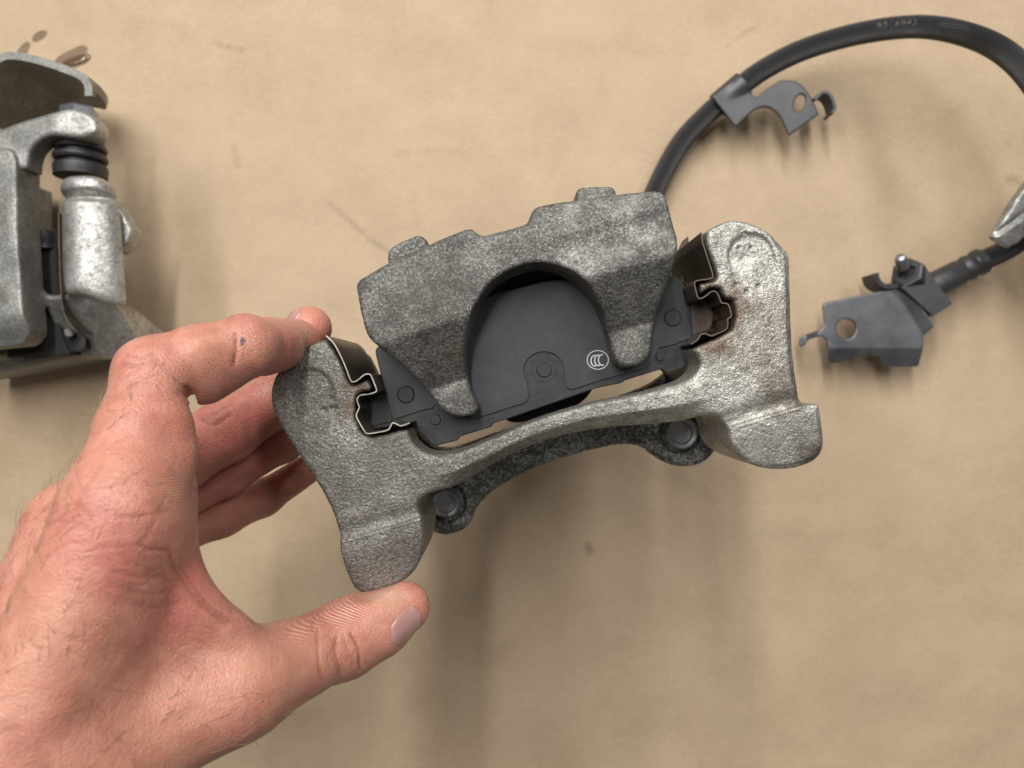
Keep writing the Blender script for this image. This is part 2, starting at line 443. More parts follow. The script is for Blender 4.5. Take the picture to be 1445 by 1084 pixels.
# ------------------------------------------------------------------ kraft paper on the table
def paper():
    m, nt, b = material('kraft_paper'); q = NB(nt)
    fib = q.noise(1.0, 6, .7, co=q.stretch((260, 900, 260), (0, 0, .2)))
    fib2 = q.noise(700, 4, .7); cl = q.noise(26, 5, .6); big = q.noise(7, 3, .5)
    v = q.math('ADD', q.math('MULTIPLY', fib, .35), q.math('ADD', q.math('MULTIPLY', cl, .40), q.math('MULTIPLY', fib2, .25)))
    c = q.ramp(v, [(.34, (.40, .296, .190)), (.66, (.56, .430, .295))])
    c = q.mix(q.ramp(big, [(.35, .0), (.7, .35)]), c, (.55, .425, .292))
    c = q.mix(q.ramp(q.noise(620, 2, .5), [(.70, 0), (.78, .35)]), c, (.25, .17, .10))
    c = q.mix(q.ramp(q.noise(1., 3, .6, co=q.stretch((900, 120, 300), (0, 0, .9))), [(.62, 0), (.74, .3)]), c, (.64, .52, .38))
    st = q.math('MULTIPLY', q.attr('stain'), q.ramp(q.noise(420, 4, .7), [(.25, .25), (.6, .85)]), True)
    c = q.mix(st, c, (.20, .14, .09))
    q.to(c, b, 'Base Color'); b.inputs['Roughness'].default_value = .72; b.inputs['Specular IOR Level'].default_value = .3
    b1 = q.bump(q.math('ADD', fib, q.math('MULTIPLY', cl, 1.5)), .0003, .35)
    q.to(q.bump(q.noise(30, 2, .45, .5), .0030, .42, b1), b, 'Normal')
    x = np.linspace(-380, 380, 560); y = np.linspace(-300, 300, 440)
    X, Y = np.meshgrid(x, y, indexing='ij'); Z0 = np.zeros_like(X)
    Z = vnoise(X, Y, Z0 + 3, 95, 1) * 1.0 + vnoise(X * .9 + Y * .5, Y - X * .4, Z0 + 9, 38, 2) * .75 + vnoise(X * .6 - Y * .5, Y * .8 + X * .3, Z0, 16, 3) * .20
    # long soft creases
    for (x0, y0, x1, y1, h, w) in [(120, 20, 1000, 60, .45, 7), (560, 210, 640, 205, .5, 3), (250, 300, 700, 250, .4, 8), (600, 680, 1300, 760, .5, 9),
                                   (900, 300, 1250, 560, .45, 9), (960, 660, 1010, 700, .6, 4), (1130, 20, 1420, 240, .5, 9), (1000, 900, 1445, 1000, .5, 10),
                                   (560, 1000, 760, 860, .45, 8), (330, 230, 345, 320, .35, 5), (700, 60, 720, 300, .35, 8)]:
        a = np.array(W2(x0, y0, 400)); e = np.array(W2(x1, y1, 400)); d = sd_path(X, Y, np.array([a, e]))
        Z += h * np.exp(-(d / w) ** 2) * (.6 + .4 * vnoise(X, Y, Z0, 20, 5))
    S = np.zeros_like(X)
    for pts, w, s in [([(478, 298), (500, 318), (522, 338), (545, 352)], 1.6, .55), ([(465, 286), (480, 300)], 1.8, .35), ([(585, 280), (590, 320)], 2.2, .16),
                      ([(304, 60), (340, 68)], 1.4, .45), ([(1068, 34), (1050, 46), (1030, 60)], 1.5, .40), ([(828, 770), (834, 778)], 2.2, .75),
                      ([(330, 208), (334, 232)], 2.6, .3), ([(1420, 390), (1440, 420)], 4.5, .30), ([(1380, 386), (1400, 400)], 3., .22),
                      ([(1430, 250), (1445, 256)], 3., .6), ([(672, 905), (675, 930)], 3., .1), ([(1090, 160), (1105, 168)], 3, .1), ([(680, 742), (684, 748)], 2.5, .25)]:
        d = sd_path(X, Y, np.array([W2(*p, 400) for p in pts]))
        S = np.maximum(S, s * sstep(w * 1.3, w * .2, d + vnoise(X, Y, Z0, 2.5, 6) * .9))
    Z -= Z.max()            # sheet lies at or just below zero
    Z *= 1.25
    n, k = X.shape
    I = np.arange(n * k).reshape(n, k)
    Q = np.stack([I[:-1, :-1], I[1:, :-1], I[1:, 1:], I[:-1, 1:]], -1).reshape(-1, 4)
    o = quads('table_paper', np.stack([X, Y, Z], -1).reshape(-1, 3), Q, m, None, {'stain': S.ravel()})
    o['kind'] = 'structure'
    global PAPER; PAPER = (x, y, Z)
paper()
def pz(x, y):
    gx, gy, Z = PAPER
    return float(Z[np.clip(np.searchsorted(gx, x), 0, len(gx) - 1), np.clip(np.searchsorted(gy, y), 0, len(gy) - 1)])

# ------------------------------------------------------------------ the brake caliper in the hand
D0 = 235.0
CAL = thing('brake_caliper', 'grey cast iron brake caliper held up in the hand, white CCC mark on its pad', 'brake caliper', (*W2(760, 500, 300), 60))

def near(pts, d, r):
    C = [W(*p, d) for p in pts]
    def f(V):
        a = np.zeros(len(V))
        for c, (rr, s) in zip(C, r):
            a = np.maximum(a, s * sstep(rr, rr * .25, np.hypot(V[:, 0] - c[0], V[:, 1] - c[1]) + vnoise(*V.T, 5, 3) * 1.5))
        return a
    return f

LCLIP = [(460, 474), (468, 481), (475, 491), (486, 514), (494, 535), (498, 539), (504, 537), (514, 529), (520, 528), (524, 531), (531, 549), (530, 553), (522, 556),
         (513, 557), (508, 558), (504, 563), (505, 569), (507, 575), (504, 582), (503, 588), (508, 598), (514, 608), (519, 612), (534, 610), (547, 607), (551, 602), (554, 597), (559, 598), (566, 601), (578, 597)]
RCLIP = [(990, 328), (991, 342), (994, 350), (1001, 372), (1006, 388), (1005, 392), (998, 394), (984, 396), (980, 400), (982, 410), (985, 420), (990, 421), (997, 417), (1003, 412), (1009, 411),
         (1014, 417), (1018, 427), (1024, 428), (1029, 432), (1032, 446), (1027, 450), (1027, 460), (1023, 466), (1012, 471), (1004, 474), (996, 471), (989, 472), (985, 479), (975, 486)]
L_IN = [(456, 478), (470, 494), (481, 516), (490, 538), (497, 545), (516, 535), (519, 537), (525, 549), (520, 552), (508, 553), (500, 560), (500, 590), (509, 612), (522, 617), (575, 606)]
R_IN = [(996, 327), (997, 345), (1008, 375), (1012, 391), (1008, 397), (987, 401), (989, 414), (1003, 406), (1016, 407), (1022, 421), (1034, 425), (1037, 446), (1032, 466), (1012, 477), (977, 493)]

def bracket():
    vol = Vol((-79, -70, 96), (101, 54, 170), .55)
    X, Y = vol.X2, vol.Y2
    outer_l = [(470, 477, 1), (440, 482, 6), (406, 505, 8), (381, 534, 8), (378, 574, 6), (398, 612, 8), (425, 652, 8), (452, 693, 10), (470, 728, 10), (478, 764, 2), (478, 778, 1),
               (488, 815, 8), (498, 840, 5), (517, 844, 5), (555, 833, 9), (584, 812, 9), (598, 775, 9), (598, 738, 5), (588, 722, 3), (590, 706, 4), (606, 697, 8), (646, 688, 10), (690, 660, 14),
               (750, 629, 14), (830, 607, 14), (905, 601, 14), (965, 596, 12), (1000, 584, 6), (1016, 588, 5), (1027, 604, 5), (1030, 626, 6), (1046, 648, 8), (1075, 662, 8), (1115, 665, 8),
               (1150, 655, 5), (1167, 637, 4), (1161, 602, 4), (1154, 569, 1.2), (1132, 572, 2), (1124, 545, 6), (1118, 500, 8), (1115, 430, 8), (1114, 362, 2), (1109, 354, 3), (1084, 328, 6), (1052, 313, 8), (1026, 311, 8), (1000, 324, 4)]
    inner = R_IN + [(982, 500, 3), (990, 515, 5), (975, 535, 8), (935, 548, 10), (890, 559, 12), (850, 566, 12), (800, 579, 12), (745, 597, 12), (690, 621, 12), (640, 641, 10), (605, 643, 7), (583, 628, 5), (576, 612, 3)]
    P = poly(outer_l + inner + [(p[0], p[1], .8) for p in reversed(L_IN)], D0)
    d2 = sd_poly(X, Y, P)
    zf = np.full(X.shape, 165., np.float32)
    # long axis of the bracket in the picture (tilted) : u along, w downwards
    ax = np.array(W2(1153, 568, D0)) - np.array(W2(478, 768, D0)); ax /= np.linalg.norm(ax)
    dn = np.array([ax[1], -ax[0]])
    # ear line
    o = np.array(W2(478, 766, D0)); w = (X - o[0]) * dn[0] + (Y - o[1]) * dn[1]
    u = (X - o[0]) * ax[0] + (Y - o[1]) * ax[1]
    ear = ((u < 32) | (u > 118)).astype(np.float32)
    zf += ear * (sstep(-.5, .1, w) * .55 + .45 * np.exp(-((w - .2) / .5) ** 2) - sstep(0, 26, w) * 4.2 - .9 * np.exp(-((w + 2.4) / 2.6) ** 2))
    # rounded bridge bar, lower side falling away
    br = sstep(30, 46, u) * sstep(128, 112, u)
    mid = np.array([W2(*p, D0) for p in [(585, 680), (640, 664), (700, 636), (750, 612), (830, 588), (900, 578), (965, 568), (1020, 550)]])
    dm = sd_path(X, Y, mid)
    sgn = np.interp(X, mid[:, 0], mid[:, 1]) - Y
    zf -= br * (np.maximum(sgn - .6, 0) * .95 + np.maximum(-sgn - 3.4, 0) * .5)
    zf += br * .5 * sstep(.2, .8, vnoise(X, Y, X * 0, 2.2, 17)) * sstep(-3.0, -4.2, sgn * -1 * -1)
    zf -= sstep(40, 60, u) * sstep(118, 96, u) * 2.0
    # stamped thumb-shaped marks on the two shoulders
    for (a, b2, s) in [((437, 552), (447, 590), .55), ((1058, 362), (1068, 408), .9)]:
        q = sd_path(X, Y, np.array([W2(*a, D0), W2(*b2, D0)]))
        hgt = np.clip((Y - W2(*b2, D0)[1] + 2) / 12, 0, 1)
        zf -= s * sstep(7.6, 6.4, q) * hgt; zf += .25 * s * np.exp(-((q - 8) / .8) ** 2) * hgt * sstep(-6, 4, X - W2(*a, D0)[0])
    # pits
    for (a, r) in [((455, 579), .9), ((468, 577), .9), ((466, 563), .5), ((1052, 412), .8), ((1049, 330), .5), ((1042, 350), .5), ((1058, 350), .5), ((1037, 402), .6), ((1068, 404), .6)]:
        q = np.hypot(X - W2(*a, D0)[0], Y - W2(*a, D0)[1]); zf -= .9 * sstep(r * 1.4, r * .4, q)
    zf += vnoise(X, Y, X * 0, 16, 11) * .22 + vnoise(X, Y, X * 0, 6, 12) * .05
    # the two shoulders lean a little, each its own way
    zf += .020 * (X - 10)
    # shoulders lean away a little to their outer sides
    zb = np.full(X.shape, 147., np.float32); zb = np.where(ear > 0, 147 - 22 * sstep(-14, -4, w), zb).astype(np.float32)
    z = vol.z[None, None, :]
    zf -= .8 * sstep(-1.9, -1.2, d2) * sstep(80, 84, X)
    f = smax(d2[:, :, None], z - zf[:, :, None], 1.5)
    vol.add(smax(f, zb[:, :, None] - z, 2.))
    # arms running back over the disc
    PL = poly([(462, 486, 1), (432, 500, 6), (400, 530, 6), (395, 575, 6), (420, 625, 6), (455, 670, 8), (520, 660, 8), (560, 620, 4), (520, 617, 1), (509, 612), (500, 590), (500, 560), (508, 553), (520, 552), (525, 549), (519, 537), (516, 535), (497, 545), (490, 538), (481, 516), (470, 494)], D0)
    PR = poly([(1000, 340, 1), (1030, 322, 6), (1075, 335, 8), (1100, 370, 6), (1105, 430, 6), (1106, 500, 6), (1085, 540, 8), (1000, 545, 6), (985, 500, 2), (1012, 477), (1032, 466), (1037, 446), (1034, 425), (1022, 421), (1016, 407), (1003, 406), (989, 414), (987, 401), (1008, 397), (1012, 391), (1008, 375), (1000, 350)], D0)
    vol.add(vol.prism(PL, 99, 160, 2.5), 1.0); vol.add(vol.prism(PR, 99, 160, 2.5), 1.0)
    def stain(V):
        a = near([(1018, 440), (1010, 482), (1105, 540), (1118, 560), (1075, 470), (1150, 640), (505, 545), (520, 540), (500, 575), (1000, 405)], D0,
                 [(15, 1.), (10, .9), (14, .75), (9, .7), (26, .55), (7, .85), (7, .8), (6, .8), (7, .7), (7, .9)])(V)
        return a
    def worn_lit(V):
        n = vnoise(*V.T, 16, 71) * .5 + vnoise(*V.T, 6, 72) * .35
        return np.clip(sstep(10, 75, V[:, 0] + n * 22) * .62 + .16 * sstep(-10, 20, V[:, 0]) + n * .25, 0, 1)  # lamplight on the right arm painted in as paler, glossier metal
    return cast('bracket', vol, M_BRACKET, CAL, .07, 21, stain, worn_lit)
bracket()

def rear_plate():
    D = 292.
    lo = W2(560, 770, D); hi = W2(1020, 470, D)
    vol = Vol((lo[0] - 12, lo[1] - 3, 93), (hi[0] + 8, hi[1] + 4, 113), .7)
    X, Y = vol.X2, vol.Y2
    P = poly([(572, 560, 4), (578, 592, 3), (590, 612, 4), (606, 629, 4), (622, 634, 4), (642, 633, 6), (685, 617, 8), (720, 606, 8), (800, 585, 8), (860, 566, 8), (900, 551, 6), (927, 539, 5), (955, 515, 6), (978, 488, 4), (1030, 480), (1030, 560, 4), (1016, 590, 6), (1018, 624, 8), (1000, 652, 8), (968, 662, 8), (933, 652, 8), (905, 627, 8), (862, 628, 10), (800, 645, 10), (745, 664, 12), (700, 690, 10), (672, 715, 8), (664, 742, 7), (638, 758, 7), (608, 753, 6), (598, 728, 6), (598, 690, 6), (580, 660, 6), (540, 640), (535, 560)], D)
    zf = 108 + vnoise(X, Y, X * 0, 6, 4) * .5
    rim = sd_poly(X, Y, P)
    zf = zf - 1.6 * sstep(-9, -3, rim) * 0
    for c in ((629, 710), (961, 611)):
        q = np.hypot(X - W2(*c, D)[0], Y - W2(*c, D)[1]); zf = zf - 2.2 * sstep(8.2, 7.4, q)
    vol.add(vol.prism(P, 96, zf.astype(np.float32), 3.))
    o = cast('rear_bracket', vol, M_REARCAST, CAL, .22, 31)
    for (c, r) in (((629, 710), 5.6), ((961, 611), 6.4)):
        a = W(*c, D); a[2] = 100
        bo = lathe('pin_bolt', a, a + [0, 0, 10], [(0, r), (9, r), (9.8, r - .7), (9.6, r * .68), (8.6, r * .62), (8.4, r * .3)], M_BOLT, CAL, 36)
rear_plate()

def body():
    DB = 230.
    vol = Vol((-52, -14, 58), (54, 64, 176), .58)
    X, Y = vol.X2, vol.Y2
    outl = [(499, 397, 2), (545, 368, 8), (600, 343, 8), (640, 326, 6), (662, 317, 2.5), (672, 327, 2), (682, 331, 2), (746, 313, 2), (751, 295, 2), (760, 286, 2), (800, 280, 8), (880, 269, 8), (932, 267, 2.5), (940, 276, 2),
            (948, 308, 6), (957, 350, 4), (944, 405, 8), (932, 450, 8), (927, 496, 2), (914, 513, 2.5), (884, 519, 2.5), (872, 507, 2.5), (864, 470, 8), (852, 432, 9), (830, 400, 9), (798, 377, 9), (763, 369, 9), (726, 377, 9), (692, 398, 9), (667, 437, 9),
            (655, 480, 9), (654, 520, 9), (663, 555, 6), (675, 576, 2), (668, 588, 2), (640, 591, 2.5), (618, 581, 3), (604, 558, 6), (570, 518, 8), (536, 490, 4), (521, 478, 4), (512, 452, 8)]
    P = poly(outl, DB)
    a = np.array(W2(525, 492, DB)); b = np.array(W2(958, 352, DB)); e = (b - a) / np.linalg.norm(b - a); dn = np.array([e[1], -e[0]])
    s = (X - a[0]) * dn[0] + (Y - a[1]) * dn[1]; u = (X - a[0]) * e[0] + (Y - a[1]) * e[1]
    # the crest bends down a little towards the arch
    bend = 2.6 * np.exp(-((u - 33) / 9) ** 2) * 0 + 1.2 * vnoise(u, u * 0, u * 0, 18, 3)
    s = s - bend
    up = 172.5 - .10 * np.maximum(-s, 0) - .012 * np.maximum(-s - 8, 0) ** 2
    dnw = 172.5 - .68 * s
    zf = smin(up, dnw, .8)
    # ledge on the right half
    zf -= .9 * sstep(-4, -7, s) * sstep(48, 58, u) * sstep(-16, -12, s)
    tip = np.minimum(np.hypot(X - W2(648, 575, DB)[0], Y - W2(648, 575, DB)[1]), np.hypot(X - W2(893, 503, DB)[0], Y - W2(893, 503, DB)[1]))
    zf = np.maximum(zf, 160.5) + 1.2 * sstep(8, 3, tip)
    zf = zf + vnoise(X, Y, X * 0, 13, 6) * .25 + vnoise(X, Y, X * 0, 5, 7) * .06
    f = vol.prism(P, 151.2, zf.astype(np.float32), 1.5, 1.)
    vol.add(f)
    # bridge over the disc
    B = poly([(501, 400, 2), (545, 370, 8), (600, 345, 8), (662, 319, 2), (672, 330, 2), (746, 316, 2), (755, 290, 2), (800, 283, 8), (930, 270, 2), (946, 310, 6), (955, 350, 4), (950, 375, 4), (860, 352, 8), (765, 358, 8), (680, 390, 8), (585, 460, 8), (530, 470, 4)], DB)
    vol.add(vol.prism(B, 70, 165, 3.), 2.)
    # cast tabs further back
    T1 = poly([(520, 410), (538, 350, 2), (590, 322, 2), (606, 330, 2), (640, 400)], 262.)
    T2 = poly([(800, 330), (806, 268, 2), (815, 258, 2), (868, 253, 2), (880, 262, 2), (890, 330)], 262.)
    T1 = poly([(552, 400), (547, 358, 1.5), (556, 347, 2), (592, 332, 2), (603, 339, 1), (612, 400)], 245.)
    T2 = poly([(815, 330), (812, 272, 1), (818, 266, 1.5), (858, 262, 1.5), (868, 269, 1), (872, 330)], 245.)
    vol.add(vol.prism(T1, 142, 157, 1.6), 1.); vol.add(vol.prism(T2, 142, 157, 1.6), 1.)
    # piston housing
    c = W2(768, 470, D0)
    vol.add_cyl((c[0], c[1], 60), (c[0], c[1], 104), 27, 3., 3.)
    BB = poly([(520, 420), (640, 360), (900, 300), (945, 350), (930, 430), (900, 520), (820, 560), (700, 590), (620, 560)], D0)
    vol.add(vol.prism(smooth_closed(BB, 2), 60, 88, 4.), 3.)
    vol.add_cone(W(512, 492, 300), W(600, 480, 305), 8.5, 12, 4.)
    vol.add_cone(W(968, 352, 300), W(900, 380, 305), 8.5, 12, 4.)
    def stain(V):
        return near([(660, 500), (600, 420), (820, 300)], DB, [(9, .3), (18, .12), (14, .1)])(V)
    def worn_lit(V):
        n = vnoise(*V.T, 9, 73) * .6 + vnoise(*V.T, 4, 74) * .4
        return np.clip(.42 * sstep(8, 22, V[:, 0]) * sstep(30, 42, V[:, 1] + n * 6) * sstep(150, 160, V[:, 2]) * (.6 + n) + n * .12, 0, 1)  # paler blotches on the upper right of the front
    return cast('caliper_housing', vol, M_CAST, CAL, .08, 41, stain, worn_lit)
body()

def pads():
    DP = 249.5
    PP = poly([(528, 492, 2), (545, 482, 2), (640, 445), (690, 416, 4), (780, 392, 10), (850, 394, 4), (930, 385), (962, 392, 2), (972, 420, 1), (1003, 418, 1), (1009, 445, 2), (1004, 468, 2), (980, 480, .6), (967, 519, 1), (941, 527), (934, 521), (882, 537), (876, 541), (850, 546), (838, 549), (720, 590, 3), (698, 597), (692, 603), (650, 616), (645, 622), (612, 630, 1),
               (592, 610), (577, 597, 1), (549, 603, .6), (521, 606, 2), (513, 585, 2), (512, 565, 1), (543, 553, .5)], DP)
    pad = slab('brake_pad', PP, 146.2, 150.4, M_PLATE, CAL, .35)
    SH = poly([(531, 492, 3), (548, 484, 3), (640, 448), (700, 416, 3), (780, 395, 12), (850, 397, 4), (930, 390), (958, 396, 2), (977, 476, 1.2), (957, 483), (955, 485), (929, 491, .6), (918, 512, .6), (905, 521, .6), (852, 535), (806, 550, 1.5), (798, 546, 1.2), (796, 522, 1),
               *[(767.5 + 29 * math.cos(t), 523 - 27 * math.sin(t)) for t in np.linspace(.05, math.pi - .05, 14)], (739, 523, 1), (747, 560, 1.2), (741, 568, 1.2), (668, 591, .5), (640, 590), (624, 580), (613, 571, .6), (610, 576), (598, 578), (555, 592, 1)], DP)
    sh = slab('shim', SH, 150.3, 151.1, M_SHIM, pad, .18)
    # friction lining behind the plate
    FR = poly([(560, 500, 4), (660, 440, 6), (800, 400, 6), (945, 410, 6), (955, 500, 4), (850, 530, 6), (730, 570, 6), (600, 600, 5)], 256.)
    slab('friction_lining', FR, 136, 146.3, M_FRICTION, pad, .4)
    # rust-brown lug faces at both ends
    for L in ([(516, 569, .8), (544, 556, .5), (554, 595, .5), (524, 602, 1.2), (516, 588, 1)], [(975, 425, .5), (1001, 421, 1), (1007, 445, 1.5), (1002, 464, 1), (978, 474, .5)]):
        slab('lug', poly(L, DP), 150.2, 150.9, M_LUG if L[0][0] > 900 else M_PLATE, pad, .2)
    for (c, r, zz) in (((573, 557), 11, 151.0), ((949, 449), 11, 151.0), ((614, 592), 8, 150.3), ((932, 503), 6.5, 150.3), ((768, 522), 10.5, 150.3)):
        a = W(*c, 249.); a[2] = zz - .5; r = r * 249 / F
        if zz > 150.5:
            lathe('rivet_recess', a, a + [0, 0, 1], [(0, r * 1.22), (.56, r * 1.22), (.62, r * 1.15)], M_FRICTION, sh, 28)
            lathe('rivet', a, a + [0, 0, 1], [(0, r), (.8, r), (.95, r * .95)], M_PLATE, sh, 28)
        else:
            lathe('rivet', a, a + [0, 0, 1], [(0, r * 1.8), (.75, r * 1.6), (.75, r), (1.25, r * .97), (1.4, r * .9)], M_PLATE, pad, 28)
    # round white CCC print on the shim
    zz = 151.13
    def arcband(name, cx, cy, rx, ry, t0, t1, w, n=26):
        t = np.linspace(t0, t1, n)
        o_ = np.array([W2(cx + (rx + w) * math.cos(q), cy - (ry + w) * math.sin(q), 249) for q in t]); i_ = np.array([W2(cx + (rx - w) * math.cos(q), cy - (ry - w) * math.sin(q), 249) for q in t])
        V = np.concatenate([np.c_[o_, np.full(n, zz)], np.c_[i_, np.full(n, zz)]])
        Q = [[k, k + 1, n + k + 1, n + k] for k in range(n - 1)]
        V2 = V.copy(); V2[:, 2] -= .06
        quads(name, V, np.array(Q)[:, ::-1], M_WHITE, sh)
    arcband('mark_ring', 843.5, 508, 15.0, 13.2, 0, 2 * math.pi, .55, 60)
    for dx in (-5.2, 0., 5.2):
        arcband('mark_letter', 842.5 + dx + 2.0, 508.6 - dx * .12, 5.4, 7.4, math.radians(78), math.radians(292), .85)
    # inner pad and piston in the dark behind
    IN = poly([(590, 500, 4), (660, 440, 6), (800, 400, 6), (930, 410, 6), (945, 480, 4), (850, 535, 6), (730, 575, 6), (620, 590, 5)], 286.)
    slab('inner_pad', IN, 104, 116, M_FRICTION, CAL, .4)
    c = W2(772, 490, 290)
    lathe('piston', (c[0], c[1], 92), (c[0], c[1], 105), [(0, 21), (13, 21), (14, 20)], M_DKZINC, CAL, 48)
    K = poly([(700, 560), (840, 520), (846, 545, 3), (828, 570, 4), (760, 598, 6), (712, 600, 4)], 262.)
    slab('gap_slab', K, 118, 124, M_FRICTION, CAL, .3)  # black slab filling the gap below the pad
pads()

def clip(path, side, edge):
    P = np.array([W2(*p, 234.) for p in path])
    P = catmull(P, 3)
    ribbon('spring_clip', P, .38, 118, 166.0, M_CLIP, CAL, edge)
clip(LCLIP, -1, M_EDGE); clip(RCLIP, 1, M_LUG)
# ears of the clips that look out above the shoulders
slab('clip_tab', poly([(968, 345, .5), (975, 330, .3), (984, 322, .3), (986, 340), (990, 330), (996, 385), (975, 392)], 256.), 130, 130.6, M_CLIP, CAL, .1)

# ------------------------------------------------------------------ the hand
def skin():
    m, nt, b = material('skin'); q = NB(nt)
    red = q.attr('red'); crease = q.attr('crease'); dirt = q.attr('dirt')
    mot = q.noise(95, 5, .6); mot2 = q.noise(310, 4, .6); fr = q.noise(900, 2, .5)
    c = q.ramp(q.math('ADD', q.math('MULTIPLY', mot, .6), q.math('MULTIPLY', mot2, .4)), [(.36, (.455, .182, .136)), (.64, (.625, .308, .236))])
    tone = q.noise(34, 3, .5)
    c = q.mix(q.ramp(tone, [(.35, 0), (.62, .5)]), c, (.60, .315, .205))
    c = q.mix(q.attr('pale'), c, (.72, .50, .36))
    c = q.mix(red, c, (.60, .185, .165))
    c = q.mix(q.math('MULTIPLY', crease, .95), c, (.30, .085, .055))
    c = q.mix(q.ramp(fr, [(.66, 0), (.74, .16)]), c, (.45, .20, .12))
    c = q.mix(dirt, c, (.05, .05, .06))
    q.to(c, b, 'Base Color')
    b.inputs['Subsurface Weight'].default_value = 1.0
    b.inputs['Subsurface Radius'].default_value = (1.0, .36, .20)
    b.inputs['Subsurface Scale'].default_value = .0011
    q.to(q.ramp(mot2, [(.3, .32), (.7, .46)]), b, 'Roughness')
    b.inputs['Specular IOR Level'].default_value = .55
    cell = q.voro(950, 'DISTANCE_TO_EDGE'); cell2 = q.voro(430, 'DISTANCE_TO_EDGE', co=q.stretch((1, 1.7, 1.2), (.4, .3, .7)))
    h = q.math('ADD', q.math('MULTIPLY', q.ramp(cell, [(0, 0), (.22, 1)]), .6), q.math('MULTIPLY', q.ramp(cell2, [(0, 0), (.12, 1)]), .5))
    h = q.math('ADD', h, q.math('MULTIPLY', fr, .9))
    wv = nt.nodes.new('ShaderNodeTexWave'); wv.inputs['Scale'].default_value = 560; wv.inputs['Distortion'].default_value = 2.2; wv.inputs['Detail'].default_value = 1; wv.inputs['Detail Scale'].default_value = .25
    nt.links.new(q.stretch((1, 1, 1), (0, 0, 1.9)), wv.inputs['Vector'])
    h = q.math('ADD', h, q.math('MULTIPLY', q.math('MULTIPLY', wv.outputs['Fac'], q.attr('ridge')), 2.2))
    n1 = q.bump(h, .00011, .85)
    q.to(q.bump(crease, .0005, -.6, n1), b, 'Normal')
    return m
M_SKIN = skin()
def nail_mat():
    m, nt, b = material('finger_nail'); q = NB(nt)
    c = q.ramp(q.noise(160, 3, .5), [(.3, (.42, .235, .205)), (.7, (.52, .315, .285))])
    q.to(c, b, 'Base Color'); b.inputs['Roughness'].default_value = .24; b.inputs['Subsurface Weight'].default_value = .5
    b.inputs['Subsurface Radius'].default_value = (1, .5, .4); b.inputs['Subsurface Scale'].default_value = .001
    q.to(q.bump(q.noise(1, 2, .5, co=q.stretch((900, 900, 60))), .00004, .6), b, 'Normal')
    return m
M_NAIL = nail_mat()

